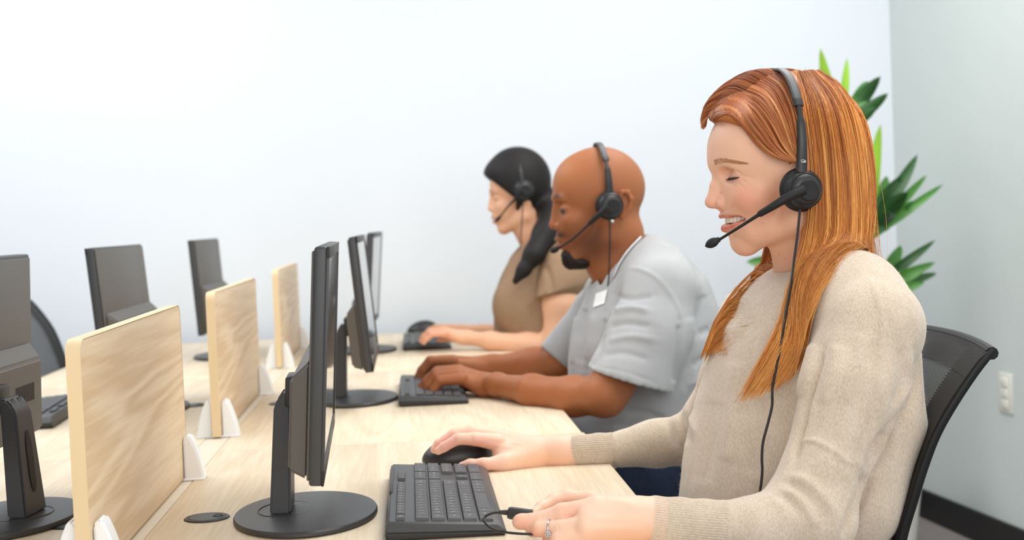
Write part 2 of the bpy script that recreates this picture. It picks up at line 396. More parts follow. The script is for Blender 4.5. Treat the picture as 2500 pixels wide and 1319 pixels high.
# ------------------------------------------------------------------ keyboards
rows = [
 (0, [(1, '`'), (1, '1'), (1, '2'), (1, '3'), (1, '4'), (1, '5'), (1, '6'), (1, '7'), (1, '8'), (1, '9'), (1, '0'), (1, '-'), (1, '='), (2, 'Bksp')]),
 (1, [(1.5, 'Tab'), *[(1, c) for c in 'QWERTYUIOP[]'], (1.5, '\\')]),
 (2, [(1.75, 'Caps'), *[(1, c) for c in "ASDFGHJKL;'"], (2.25, 'Enter')]),
 (3, [(2.25, 'Shift'), *[(1, c) for c in 'ZXCVBNM,./'], (2.75, 'Shift')]),
 (4, [(1.25, 'Ctrl'), (1.25, 'Win'), (1.25, 'Alt'), (6.25, ''), (1.25, 'Alt'), (1.25, 'Fn'), (1.25, 'Menu'), (1.25, 'Ctrl')])]
nav = [(0, 0, 1, 'Ins'), (0, 1, 1, 'Home'), (0, 2, 1, 'PgUp'), (1, 0, 1, 'Del'), (1, 1, 1, 'End'), (1, 2, 1, 'PgDn'), (3, 1, 1, '^'), (4, 0, 1, '<'), (4, 1, 1, 'v'), (4, 2, 1, '>')]
pad = [(0, 0, 1, 'Num'), (0, 1, 1, '/'), (0, 2, 1, '*'), (0, 3, 1, '-'), (1, 0, 1, '7'), (1, 1, 1, '8'), (1, 2, 1, '9'), (2, 0, 1, '4'), (2, 1, 1, '5'), (2, 2, 1, '6'), (2, 3, 1, '+'), (1, 3, 1, ''), (3, 0, 1, '1'), (3, 1, 1, '2'), (3, 2, 1, '3'), (3, 3, 1, 'Enter'), (4, 0, 2, '0'), (4, 2, 1, '.'), (4, 3, 1, '')]
KW, KL = .146, .428
def keyboard(loc, rz, label, group, detail, z0=.010):
    """local: +x towards the user (front edge), +y to the user's right; origin at centre on the desk"""
    t = thing('keyboard', label, 'keyboard', loc, rz, group)
    hx, hy = KW/2, KL/2; zb, zf = .0235, .013          # top surface height at the back / front
    def ztop(x): return zb+(zf-zb)*(x+hx)/KW
    tb = bmesh.new()
    ring = [(-hx, -hy), (hx, -hy), (hx, hy), (-hx, hy)]
    low = [tb.verts.new((x*.97, y*.975, 0.0)) for x, y in ring]
    mid = [tb.verts.new((x, y, ztop(x)*.45)) for x, y in ring]
    tp = [tb.verts.new((x*.93-.001 if x < 0 else x*.86, y*.955, ztop(x*.9))) for x, y in ring]
    tb.faces.new(low[::-1]); tb.faces.new(tp)
    for A, B in ((low, mid), (mid, tp)):
        for i in range(4): tb.faces.new((A[i], A[(i+1) % 4], B[(i+1) % 4], B[i]))
    bmesh.ops.bevel(tb, geom=tb.edges[:], offset=.002, segments=2, affect='EDGES')
    fin('body', tb, M_blk, t)
    u = .0172; rv = .0193; y0 = -hy*.955+.0095; x0 = -hx*.93+.009
    keys = []                                              # (x, y, w along y, h along x, legend)
    yy = y0; keys.append((x0+.005, y0+u*.5, u, .0125, 'Esc'))
    for k in range(12): keys.append((x0+.005, y0+u*(2+k*.98+(k//4)*.12), u, .0125, 'F%d' % (k+1)))
    for k in range(3): keys.append((x0+.005, y0+u*(15.4+.5+k), u, .0125, ''))
    xk = lambda r: x0+.0215+.0095+r*rv
    for r, row in rows:
        yy = y0
        for w_, s in row: keys.append((xk(r), yy+w_*u/2, w_*u, .0185, s)); yy += w_*u
    for r, c_, w_, s in nav: keys.append((xk(r), y0+(15.4+c_+w_/2)*u, w_*u, .0185, s))
    for r, c_, w_, s in pad: keys.append((xk(r), y0+(18.8+c_+w_/2)*u, w_*u, .0185, s))
    slope = math.atan2(zf-zb, KW)
    cache = {}; bmj = bmesh.new(); texts = []
    for x, y, w_, h_, s in keys:
        if w_ < 0: continue
        z = ztop(x)
        if detail:
            key = (round(w_, 4), round(h_, 4))
            if key not in cache:
                tb = bmesh.new(); bx(tb, (-h_/2+.0007, -w_/2+.0006, -.0008), (h_/2-.0007, w_/2-.0006, .0034), 0)
                for v in tb.verts:
                    if v.co.z > .002: v.co.x *= .90; v.co.y *= .955-.0005/w_
                bmesh.ops.bevel(tb, geom=[e for e in tb.edges if all(v.co.z > .002 for v in e.verts)], offset=.0006, segments=1, affect='EDGES')
                o = fin('key', tb, M_key, t); cache[key] = o
            else:
                o = cache[key].copy(); sc.collection.objects.link(o)
            o.location = (x, y, z); o.rotation_euler = (0, -slope, 0)
            if s: texts.append((s, x, y, z+.0036))
        else:
            bx(bmj, (x-h_/2+.0012, y-w_/2+.0008, z-.0005), (x+h_/2-.0012, y+w_/2-.0008, z+.0035))
    if detail:
        bmj.free(); dg = bpy.context.evaluated_depsgraph_get(); bmt = bmesh.new()
        tc = {}
        for s, x, y, z in texts:
            if s not in tc:
                cu = bpy.data.curves.new('t', 'FONT'); cu.body = s; cu.size = .0075 if len(s) == 1 else .0046; cu.align_x = 'CENTER'; cu.align_y = 'CENTER'; cu.resolution_u = 1
                to = bpy.data.objects.new('t', cu); me = to.to_mesh(); tc[s] = [[tuple(v.co) for v in me.vertices], [tuple(p.vertices) for p in me.polygons]]
                to.to_mesh_clear(); bpy.data.objects.remove(to); bpy.data.curves.remove(cu)
            V, P = tc[s]
            vs = [bmt.verts.new((x-b*1.0, y+a, z+.0001+(b*math.sin(-slope)*-1)*0)) for a, b, c in V]
            for p in P:
                try: bmt.faces.new([vs[i] for i in p])
                except ValueError: pass
        bmt.normal_update()
        for v in bmt.verts: pass
        fin('key_legends', bmt, M_leg, t, smooth=False)
        bm = bmesh.new(); bx(bm, (-hx*.93-.001, -.02, zb*.5), (-hx*.93+.003, .16, zb+.001), .001); fin('rear_ridge', bm, M_blk2, t)
    else:
        fin('key_block', bmj, M_key, t, smooth=False)['kind'] = 'stuff'
    return t
k1 = (.027, 1.892); gK = 'black keyboards in front of the three people'
keyboard((k1[0], k1[1], DESK), math.radians(0), 'near black full-size keyboard beside the red-haired woman\'s hands', gK, True)
k2 = atz(1056, 962, DESK); keyboard((k2[0], k2[1]+.01, DESK), 0, 'black keyboard under the fingers of the man in grey', gK, False)
k3 = atz(1034, 842, DESK); keyboard((k3[0]+.01, k3[1]+.02, DESK), 0, 'distant black keyboard under the dark-haired woman\'s hand', gK, False)
k4 = atz(78, 1000, DESK); keyboard((-.805, 3.07, DESK), PI+.05, 'dark keyboard on the left-hand desk between the leftmost monitor and near divider', None, False)
# ------------------------------------------------------------------ signed-distance modelling: smooth bodies, meshed by surface nets
def pix(P):
    P = np.asarray(P, float); c = (P-CAM) @ C2W
    return np.stack([1250+F*c[:, 0]/-c[:, 2], 659.5-F*c[:, 1]/-c[:, 2]], 1)
def smin(a, b, k):
    h = np.maximum(k-np.abs(a-b), 0)/k
    return np.minimum(a, b)-h*h*k*.25
def smax(a, b, k): return -smin(-a, -b, k)
class Sdf:
    def __init__(s): s.p = []
    def cap(s, a, b, ra, rb, k=.008, sub=False, sc_=(1, 1, 1)):
        """tapered capsule; sc_ stretches its cross-section along the world axes"""
        a = np.array(a, float); b = np.array(b, float); S = np.array(sc_, float); A = a/S; B = b/S; ba = B-A; l2 = ba@ba+1e-12; ms = S.min()
        def f(P):
            Q = P/S-A; t = np.clip(Q@ba/l2, 0, 1); return (np.linalg.norm(Q-t[:, None]*ba, axis=1)-(ra+(rb-ra)*t))*ms
        R = max(ra, rb)*S; s.p.append((f, np.minimum(a, b)-R, np.maximum(a, b)+R, k, sub)); return s
    def ell(s, c, r, R=None, k=.008, sub=False):
        c = np.array(c, float); r = np.array(r, float); R = np.eye(3) if R is None else np.array(R, float)   # rows = axes
        def f(P):
            q = (P-c) @ R.T; k0 = np.linalg.norm(q/r, axis=1); k1 = np.linalg.norm(q/(r*r), axis=1)+1e-9
            return k0*(k0-1)/k1
        e = np.sqrt(((R.T*r)**2).sum(1)); s.p.append((f, c-e, c+e, k, sub)); return s
    def chain(s, pts, k=.008, sub=False, sc_=(1, 1, 1)):
        for (a, ra), (b, rb) in zip(pts, pts[1:]): s.cap(a, b, ra, rb, k, sub, sc_)
        return s
    def fn(s, f, lo, hi, k=.004, sub=False): s.p.append((f, np.array(lo, float), np.array(hi, float), k, sub)); return s
    def at(s, P):
        P = np.asarray(P, float); D = np.full(len(P), 1.0)
        for f, lo, hi, k, sub in s.p:
            d = f(P); D = smax(D, -d, k) if sub else smin(D, d, k)
        return D
    def mesh(s, h, lo=None, hi=None, relax=1, keep=None):
        L0 = np.min([p[1] for p in s.p if not p[4]], 0)-3*h; H0 = np.max([p[2] for p in s.p if not p[4]], 0)+3*h
        if lo is not None: L0 = np.maximum(L0, lo)
        if hi is not None: H0 = np.minimum(H0, hi)
        n = np.ceil((H0-L0)/h).astype(int)+1
        D = np.full(n, 1.0, np.float32)
        for f, lo_, hi_, k, sub in s.p:
            m = k+2.5*h
            i0 = np.clip(np.floor((lo_-m-L0)/h).astype(int), 0, n); i1 = np.clip(np.ceil((hi_+m-L0)/h).astype(int)+1, 0, n)
            if np.any(i1 <= i0): continue
            for x0 in range(i0[0], i1[0], 40):          # slabs keep memory low
                x1 = min(x0+40, i1[0])
                g = np.stack(np.meshgrid(*[L0[j]+h*np.arange(a, b) for j, (a, b) in enumerate(((x0, x1), (i0[1], i1[1]), (i0[2], i1[2])))], indexing='ij'), -1).reshape(-1, 3)
                d = f(g).astype(np.float32).reshape(x1-x0, i1[1]-i0[1], i1[2]-i0[2])
                sl = D[x0:x1, i0[1]:i1[1], i0[2]:i1[2]]
                D[x0:x1, i0[1]:i1[1], i0[2]:i1[2]] = smax(sl, -d, k) if sub else smin(sl, d, k)
        V, Q = nets(D, L0, h)
        if relax: V = smooth(V, Q, relax)
        return V, Q
def nets(D, L0, h):
    I = D < 0
    c = np.zeros(np.array(D.shape)-1, np.int8)
    for dx in (0, 1):
        for dy in (0, 1):
            for dz in (0, 1): c += I[dx:dx+c.shape[0], dy:dy+c.shape[1], dz:dz+c.shape[2]]
    act = np.argwhere((c > 0) & (c < 8)); idx = np.full(c.shape, -1, np.int32); idx[tuple(act.T)] = np.arange(len(act))
    cor = np.array([(x, y, z) for x in (0, 1) for y in (0, 1) for z in (0, 1)])
    vals = np.stack([D[tuple((act+o).T)] for o in cor], 1)
    S = np.zeros((len(act), 3)); cnt = np.zeros(len(act))
    for i in range(8):
        for j in range(i+1, 8):
            if np.abs(cor[i]-cor[j]).sum() != 1: continue
            a, b = vals[:, i], vals[:, j]; m = (a < 0) != (b < 0)
            t = np.where(m, a/(a-b+1e-20), 0); t = np.clip(t, 0, 1)
            S += np.where(m[:, None], cor[i]+t[:, None]*(cor[j]-cor[i]), 0); cnt += m
    V = L0+h*(act+S/np.maximum(cnt, 1)[:, None])
    Q = []
    for ax in range(3):
        o = [0, 0, 0]; o[ax] = 1; sh = D.shape
        a = I[:sh[0]-o[0], :sh[1]-o[1], :sh[2]-o[2]]; b = I[o[0]:, o[1]:, o[2]:]
        e = np.argwhere(a != b); u, v = [(1, 2), (2, 0), (0, 1)][ax]
        ok = (e[:, u] > 0) & (e[:, v] > 0) & (e[:, u] < sh[u]-1) & (e[:, v] < sh[v]-1); e = e[ok]
        du = np.zeros(3, int); du[u] = 1; dv = np.zeros(3, int); dv[v] = 1
        q = np.stack([idx[tuple((e-du-dv).T)], idx[tuple((e-dv).T)], idx[tuple(e.T)], idx[tuple((e-du).T)]], 1)
        flip = a[tuple(e.T)]; q[~flip] = q[~flip][:, ::-1]; Q.append(q)
    Q = np.concatenate(Q); Q = Q[(Q >= 0).all(1)]
    return V, Q
def smooth(V, Q, it=1, lam=.5):
    E = np.concatenate([Q[:, [0, 1]], Q[:, [1, 2]], Q[:, [2, 3]], Q[:, [3, 0]]]); E = np.concatenate([E, E[:, ::-1]])
    cn = np.bincount(E[:, 0], minlength=len(V))[:, None]+1e-9
    for _ in range(it):
        S = np.stack([np.bincount(E[:, 0], V[E[:, 1], k], minlength=len(V)) for k in range(3)], 1)/cn
        V = V+lam*(S-V)
    return V
def normals(V, Q):
    n = np.cross(V[Q[:, 2]]-V[Q[:, 0]], V[Q[:, 3]]-V[Q[:, 1]])
    N = np.zeros_like(V)
    for k in range(4):
        for a in range(3): N[:, a] += np.bincount(Q[:, k], n[:, a], minlength=len(V))
    return N/(np.linalg.norm(N, axis=1)[:, None]+1e-12)
def seg_dist(p, a, b):
    ba = b-a; t = np.clip(((p-a)@ba)/(ba@ba+1e-9), 0, 1); return np.linalg.norm(p-a-t[:, None]*ba, axis=1)
def emboss(V, N, line, width, amp, front=True, mask=None):
    """raise (amp>0) or press in (amp<0) a soft crease along a polyline measured on the near side; amp in metres, width in pixels"""
    p = pix(V); L = catmull(line, 5); d = np.full(len(V), 1e9)
    lo = L.min(0)-3*width; hi = L.max(0)+3*width
    sel = (p > lo).all(1) & (p < hi).all(1)
    if front: sel &= ((CAM-V)*N).sum(1) > 0
    if mask is not None: sel &= mask(V)
    ii = np.where(sel)[0]
    if len(ii) == 0: return V
    q = p[ii]; dd = np.full(len(ii), 1e9)
    tt = np.zeros(len(ii))
    for k, (a, b) in enumerate(zip(L, L[1:])):
        x = seg_dist(q, a, b); m = x < dd; dd[m] = x[m]; tt[m] = k/(len(L)-2+1e-9)
    fade = np.clip(np.minimum(tt, 1-tt)*6+.25, 0, 1)
    V = V.copy(); V[ii] += N[ii]*(amp*fade*np.exp(-(dd/width)**2))[:, None]
    return V
def blob_col(col, p, c, r, rgb, amt=1.0, power=2):
    """mix a colour into per-vertex colours within a soft ellipse (pixel coords or local coords)"""
    d = (((p-np.array(c))/np.array(r))**2).sum(1); wgt = amt*np.exp(-d**(power/2)); t = np.array(s2l(rgb)[:3])
    col[:] = col*(1-wgt[:, None])+t*wgt[:, None]
def raw_mesh(name, V, Q, m, parent, col=None, smooth_=True):
    me = bpy.data.meshes.new(name); off = np.zeros(3)
    if parent is not None:
        o = parent
        while o is not None: off = off+np.array(o.location); o = o.parent
    Vv = (np.asarray(V)-off).astype(np.float32); nv, (nf, k) = len(Vv), Q.shape
    me.vertices.add(nv); me.vertices.foreach_set('co', Vv.ravel())
    me.loops.add(nf*k); me.loops.foreach_set('vertex_index', Q.astype(np.int32).ravel())
    me.polygons.add(nf); me.polygons.foreach_set('loop_start', np.arange(0, nf*k, k, dtype=np.int32))
    me.update(calc_edges=True)
    if col is not None:
        at_ = me.color_attributes.new('Col', 'FLOAT_COLOR', 'POINT'); c4 = np.ones((nv, 4), np.float32); c4[:, :3] = col; at_.data.foreach_set('color', c4.ravel())
    return link(name, me, m, parent, smooth_, None)
def join(*ms):
    V = []; Q = []; n = 0
    for v, q in ms: V.append(v); Q.append(q+n); n += len(v)
    return np.concatenate(V), np.concatenate(Q)
def col_mat(name, rough=.5, spec=.5, bump=None, sss=0, sheen=0, coat=0, sheen_rgb=None):
    m = mat(name, (200, 200, 200), rough, spec, bump=bump, sss=sss, sheen=sheen, coat=coat); N = m.node_tree.nodes; L = m.node_tree.links
    a = N.new('ShaderNodeAttribute'); a.attribute_name = 'Col'; L.new(a.outputs['Color'], N['Principled BSDF'].inputs['Base Color'])
    return m
def interp_guides(G, s):
    """G: (g, n, d) guides, s in [0, g-1] -> (len(s), n, d)"""
    g = len(G); i = np.clip(np.floor(s).astype(int), 0, g-2); t = (s-i)[:, None, None]
    p0 = G[np.clip(i-1, 0, g-1)]; p1 = G[i]; p2 = G[i+1]; p3 = G[np.clip(i+2, 0, g-1)]
    return .5*((2*p1)+(-p0+p2)*t+(2*p0-5*p1+4*p2-p3)*t*t+(-p0+3*p1-3*p2+p3)*t**3)
def resample(P, n):
    C = catmull(P, 10); l = np.r_[0, np.cumsum(np.linalg.norm(np.diff(C[:, :3], axis=0), axis=1))]; u = np.linspace(0, l[-1], n)
    return np.stack([np.interp(u, l, C[:, k]) for k in range(C.shape[1])], 1)
def strands(P, R, col):
    """P (k,n,3) points, R (k,n) radii, col (k,n,3) -> verts, quads, colours: thin three-sided strands"""
    k, n, _ = P.shape; T = np.gradient(P, axis=1); T /= np.linalg.norm(T, axis=2)[..., None]+1e-9
    A = np.cross(T, np.array([0.31, .9, .3])); A /= np.linalg.norm(A, axis=2)[..., None]+1e-9; B = np.cross(T, A)
    V = np.stack([P+R[..., None]*(math.cos(a)*A+math.sin(a)*B) for a in (0.3, 2.39, 4.49)], 2)      # k n 3 3
    b = (np.arange(k)[:, None]*n+np.arange(n-1)[None])*3; Q = []
    for j in range(3):
        j2 = (j+1) % 3; Q.append(np.stack([b+j, b+j2, b+3+j2, b+3+j], -1).reshape(-1, 4))
    return V.reshape(-1, 3), np.concatenate(Q), np.repeat(col.reshape(-1, 3), 3, 0)
class Frame:
    """head frame measured in mm: a forwards, b up, c towards the near side"""
    def __init__(s, px, py, Y, tilt=0, scale=1.0, yaw=0):
        s.O = at(px, py, Y); e = 100; A = at(px-e, py, Y)-s.O; B = at(px, py-e, Y)-s.O
        A /= np.linalg.norm(A); B = B-A*(A@B); B /= np.linalg.norm(B); C = np.cross(B, A)
        if C[1] > 0: C = -C
        t = math.radians(yaw); A, C = A*math.cos(t)+C*math.sin(t), C*math.cos(t)-A*math.sin(t)
        s.A, s.B, s.C, s.k = A, B, C, scale*.001; s.R = np.stack([A, B, C])
    def __call__(s, a, b, c=0): return s.O+s.k*(a*s.A+b*s.B+c*s.C)
    def loc(s, P): return ((np.asarray(P)-s.O) @ s.R.T)/s.k
def hand_w(pts): return [(at(x, y, Y), r*Y/F) for x, y, Y, r in pts]
M_skin_w = col_mat('skin_fair', .48, .4, bump=(900, .12, .0004), sss=.12)
M_skin_m = col_mat('skin_brown', .5, .32, bump=(700, .12, .0005), sss=.06)
M_skin_t = col_mat('skin_light_tan', .48, .4, sss=.1)
M_hair_r = col_mat('hair_copper', .38, .5)
M_hair_b = col_mat('hair_black', .6, .3)
M_teeth = mat('teeth', (246, 238, 222), .25, .5)
M_eye = mat('eye_white', (225, 215, 208), .15, .6)
M_iris = mat('iris', (58, 66, 70), .2, .6)
M_lash = mat('lash_dark', (50, 36, 30), .6)
M_cushion = mat('ear_cushion', (26, 26, 27), .6, .4)
M_head = mat('headset_plastic', (40, 41, 43), .38, .5)
M_band = mat('headset_band', (66, 71, 74), .42, .5)
M_cable = mat('cable_black', (34, 32, 33), .45)
# ------------------------------------------------------------------ the red-haired woman
YM = 1.85
woman = thing('person', 'woman with long straight copper hair in oatmeal knit sweater wearing a headset, hand on mouse', 'person', (float(at(2000, 1000, YM)[0]), YM, 0))
H1 = Frame(1900, 430, YM)
def head(h, S, male=False):
    T = h; R = h.R; k = h.k
    def E(c, r, kk=8, sub=False): S.ell(T(*c), np.array(r)*k, R, kk*k, sub)
    def Cp(a, b, ra, rb, kk=8, sub=False): S.cap(T(*a), T(*b), ra*k, rb*k, kk*k, sub)
    return E, Cp
def woman_head():
    S = Sdf(); E, Cp = head(H1, S)
    E((-8, 32, 0), (98, 84, 73)); E((36, 36, 0), (55, 52, 60), 14); E((34, -28, 0), (44, 60, 51), 14)
    E((44, 18, 0), (46, 30, 52), 10)
    for s in (-1, 1):
        Cp((42, -84, s*6), (-14, -58, s*50), 17, 15, 14)
        Cp((-14, -58, s*50), (-12, -15, s*58), 15, 18, 14)
        E((44, -30, s*35), (24, 21, 21), 14)                      # cheek, lifted by the smile
        E((52, -38, s*27), (14, 12, 13), 10)
        E((38, -66, s*26), (20, 20, 16), 12)
        Cp((79, 17, s*9), (64, 19, s*38), 6, 6, 9)
    E((45, -88, 0), (15.5, 15, 18), 10)                            # chin
    E((50, -58, 0), (24, 22, 27), 10)                              # maxilla
    for s in (-1, 1): E((78, 0, s*29), (15, 10, 14), 8, True)      # sockets
    Cp((79, 5, 0), (84.5, -13, 0), 5.6, 6.2, 7); Cp((84.5, -13, 0), (89.5, -31, 0), 6.2, 7.0, 5); Cp((76, -4, 0), (77, -34, 0), 8, 10.5, 7); E((89.5, -35.5, 0), (8.2, 7.0, 7.8), 5)
    for s in (-1, 1):
        E((74, -35.5, s*11.5), (11, 7.8, 6), 3.5)
        E((77.5, -44, s*6), (4.6, 2.2, 2.6), 2, True)
    for s in (-1, 1):
        E((56.5, -1.5, s*30), (13.6, 12.8, 14.6), 4)
        E((70.5, -4.0, s*31), (4.5, 1.6, 11), 1.5, True)                # lid bulge
    # open smiling mouth
    E((70, -60, 0), (24, 6.4, 27), 3, True); E((56, -56.5, 26), (16, 4.4, 14), 3, True); E((56, -56.5, -26), (16, 4.4, 14), 3, True)
    up = [((76.5, -52.8, 0), 2.5), ((73.5, -52, 9), 2.5), ((66, -51.5, 20), 2.2), ((56, -51.5, 28), 1.9), ((44, -54, 38), 1.5)]
    lo = [((71.5, -69, 0), 4.3), ((69, -68.5, 10), 4.2), ((62, -65.5, 21), 3.6), ((54, -60.5, 29), 2.6), ((44, -55, 38), 1.6)]
    for s in (-1, 1):
        for L in (up, lo): S.chain([(H1(a, b, s*c), r*.001) for (a, b, c), r in L], .0035)
    for s in (-1, 1):                                               # ears under the hair
        E((-8, -12, s*74), (15, 28, 5), 5)
    S.chain([(H1(-38, -50), .047), (H1(-48, -110), .0475), (H1(-58, -160), .052), (H1(-75, -215), .075)], .025)
    S.cap(H1(-60, -215, -60), H1(-60, -215, 60), .05, .05, .03)
    return S
S = woman_head(); V, Q = S.mesh(.00115, relax=2); N = normals(V, Q)
LV = H1.loc(V)
mouthline = [(1778, 500), (1806, 518), (1838, 548), (1846, 578)]
V = emboss(V, N, mouthline, 9, -.0012)
for ln in ([(1808, 437), (1822, 446), (1834, 458)], [(1812, 430), (1830, 434), (1846, 440)], [(1800, 446), (1812, 456), (1820, 466)]): V = emboss(V, N, ln, 2.6, -.0006)
V = emboss(V, N, [(1768, 420), (1783, 415), (1800, 419), (1812, 429)], 2.6, -.0011)
V = emboss(V, N, [(1757, 517), (1760, 527)], 4, -.0008)
V = emboss(V, N, [(1790, 574), (1800, 580)], 8, -.0012)
col = np.tile(np.array(s2l((241, 190, 161))[:3]), (len(V), 1))
def bl(c, r, rgb, a): 
    L = LV.copy(); L[:, 2] = np.abs(L[:, 2]); blob_col(col, L, c, r, rgb, a)
bl((48, -32, 42), (26, 18, 22), (222, 128, 98), .75); bl((90, -35, 0), (14, 12, 16), (230, 158, 138), .6)
bl((25, -66, 46), (40, 40, 30), (230, 168, 138), .35); bl((45, -92, 0), (22, 16, 26), (228, 166, 140), .55)
bl((60, 50, 30), (30, 26, 30), (240, 192, 164), .6); bl((-40, -120, 30), (50, 50, 50), (220, 156, 124), .6); bl((58, -2, 34), (14, 8, 12), (222, 164, 146), .4)
for s in (0, 9, 20, 28): bl(({0: 76, 9: 74, 20: 67, 28: 58}[s], -53, s), (7, 2.6, 8), (196, 84, 72), .9)
for s, a, b in ((0, 73, -69), (10, 70, -68.5), (20, 64, -65.5), (28, 56, -61)): bl((a, b, s), (8, 4.6, 8), (200, 74, 62), .97)
inside = (np.abs(LV[:, 2]) < 34) & (LV[:, 0] < 66-.012*LV[:, 2]**2) & (LV[:, 0] > 25) & (np.abs(LV[:, 1]+59) < 8.5) & (np.abs(LV[:, 2]) < 26)
col[inside] = s2l((120, 44, 40))[:3]
# freckles and moles
for c in ((1917, 633), (1902, 622), (1862, 546), (1832, 352), (1760, 470)):
    p = pix(V); blob_col(col, p, c, (1.8, 1.8), (160, 96, 70), .6 * 1)
headV, headQ, headC = V, Q, col

# arms and hands ------------------------------------------------------------
S = Sdf()
W = lambda pts, k=.006, **kw: S.chain(hand_w(pts), k, **kw)
# near (left) hand holding the cable plug: forearm, back of the hand, fingers
W([(1760, 1292, 1.60, 56), (1600, 1272, 1.60, 50), (1540, 1266, 1.60, 46)], .02)
W([(1545, 1262, 1.60, 46), (1455, 1236, 1.60, 27)], .012)
W([(1545, 1272, 1.60, 46), (1435, 1262, 1.59, 28)], .012)
W([(1540, 1282, 1.60, 44), (1430, 1292, 1.58, 28)], .012)
W([(1540, 1288, 1.60, 42), (1445, 1318, 1.59, 26)], .012)
W([(1455, 1237, 1.60, 24), (1372, 1250, 1.605, 21), (1322, 1268, 1.61, 19), (1272, 1274, 1.615, 18.5), (1268, 1275, 1.615, 17.5)], .004)       # index
W([(1432, 1280, 1.585, 24), (1370, 1290, 1.59, 21), (1318, 1292, 1.60, 19), (1300, 1296, 1.61, 17)], .0025)                  # middle, curled
W([(1430, 1304, 1.58, 23), (1362, 1318, 1.585, 21), (1336, 1330, 1.60, 18)], .0025)
W([(1440, 1326, 1.59, 21), (1385, 1346, 1.595, 18), (1355, 1352, 1.61, 15)], .0025)
W([(1530, 1248, 1.64, 30), (1440, 1222, 1.67, 22), (1385, 1214, 1.675, 18), (1352, 1222, 1.67, 16), (1322, 1240, 1.655, 14), (1300, 1256, 1.64, 12.5)], .006)   # thumb behind
nearhand = S; Vn, Qn = S.mesh(.0018, relax=2); Nn = normals(Vn, Qn)
for ln in ([(1470, 1215), (1520, 1225), (1560, 1240)], [(1440, 1265), (1500, 1268), (1560, 1270)], [(1440, 1292), (1500, 1290), (1560, 1290)]): Vn = emboss(Vn, Nn, ln, 8, .0009)
for ln in ([(1368, 1238), (1374, 1246), (1376, 1256)], [(1318, 1256), (1322, 1264), (1323, 1272)], [(1360, 1280), (1364, 1290), (1364, 1300)]): Vn = emboss(Vn, Nn, ln, 2.5, -.0006)
cn_ = np.tile(np.array(s2l((240, 199, 174))[:3]), (len(Vn), 1)); p = pix(Vn)
blob_col(cn_, p, (1385, 1240), (35, 22), (238, 176, 156), .5); blob_col(cn_, p, (1275, 1278), (26, 24), (234, 160, 132), .6); blob_col(cn_, p, (1310, 1310), (40, 20), (228, 150, 122), .5); blob_col(cn_, p, (1540, 1315), (90, 26), (232, 172, 132), .6)
# far (right) hand on the mouse
S = Sdf(); D2 = 2.16
W([(1480, 1112, D2+.0, 40), (1370, 1107, D2, 38), (1290, 1108, D2, 36)], .02)
W([(1300, 1100, D2+.01, 34), (1215, 1078, D2+.03, 27)], .012); W([(1300, 1115, D2, 36), (1235, 1112, D2, 34)], .012)
W([(1290, 1100, D2+.02, 30), (1200, 1066, D2+.045, 22)], .012)
W([(1215, 1080, D2+.005, 22), (1158, 1072, D2-.0, 16.5), (1118, 1072, D2-.005, 14), (1084, 1092, D2-.005, 12), (1070, 1101, D2-.005, 10.5)], .003)   # index
W([(1205, 1066, D2+.03, 21), (1150, 1056, D2+.022, 16.5), (1108, 1060, D2+.018, 14), (1072, 1084, D2+.016, 12), (1061, 1098, D2+.015, 10.5)], .003)    # middle
W([(1205, 1062, D2+.06, 20), (1140, 1062, D2+.05, 15), (1100, 1072, D2+.045, 12.5), (1086, 1094, D2+.045, 11)], .003)
W([(1215, 1070, D2+.085, 18), (1160, 1076, D2+.075, 13), (1130, 1088, D2+.07, 11), (1122, 1104, D2+.07, 9.5)], .003)
W([(1290, 1118, D2-.01, 30), (1232, 1130, D2-.035, 19), (1180, 1134, D2-.045, 14.5), (1148, 1134, D2-.045, 12), (1128, 1137, D2-.04, 9.5)], .006)       # thumb
W([(1300, 1122, D2-.01, 28), (1220, 1134, D2-.03, 19)], .012)
Vf, Qf = S.mesh(.0018, relax=2); Nf = normals(Vf, Qf)
for ln in ([(1150, 1062), (1152, 1072), (1150, 1082)], [(1112, 1062), (1108, 1068), (1104, 1076)]): Vf = emboss(Vf, Nf, ln, 3, -.0008)
for ln in ([(1190, 1068), (1240, 1078), (1290, 1092)], [(1180, 1084), (1240, 1092), (1290, 1100)]): Vf = emboss(Vf, Nf, ln, 5, .0007)
cf_ = np.tile(np.array(s2l((240, 197, 174))[:3]), (len(Vf), 1)); p = pix(Vf)
blob_col(cf_, p, (1085, 1085), (45, 26), (232, 160, 150), .6); blob_col(cf_, p, (1170, 1085), (40, 14), (226, 150, 134), .5); blob_col(cf_, p, (1160, 1138), (40, 16), (230, 152, 134), .6); blob_col(cf_, p, (1330, 1120), (70, 30), (240, 184, 140), .6)
bV, bQ = join((headV, headQ), (Vn, Qn), (Vf, Qf))
body = raw_mesh('body', bV, bQ, M_skin_w, woman, np.concatenate([headC, cn_, cf_]))
# eyes, lashes, brows, teeth
for s in (1, -1):
    c = H1(56.6, -1.8, s*30); bm = bmesh.new(); bmesh.ops.create_uvsphere(bm, u_segments=28, v_segments=20, radius=.0125)
    M4 = Matrix.Translation(Vector(c)-woman.location); bmesh.ops.transform(bm, matrix=M4, verts=bm.verts); eye = fin('eye', bm, M_eye, woman)
    g = H1.A*.90+H1.B*-.34+H1.C*(s*.05); g /= np.linalg.norm(g); bm = bmesh.new(); bmesh.ops.create_uvsphere(bm, u_segments=20, v_segments=14, radius=.0066); bmesh.ops.translate(bm, verts=bm.verts, vec=Vector(c+g*.0064)-woman.location-Vector((0, 0, 0))); fin('iris', bm, M_iris, eye)
def lash_line(s):
    return [H1(69.4, -2.6, s*20), H1(71.6, -3.2, s*25), H1(71.9, -4.0, s*30), H1(70.6, -4.2, s*35.5), H1(66.6, -3.6, s*41), H1(62.5, -2.6, s*45)]
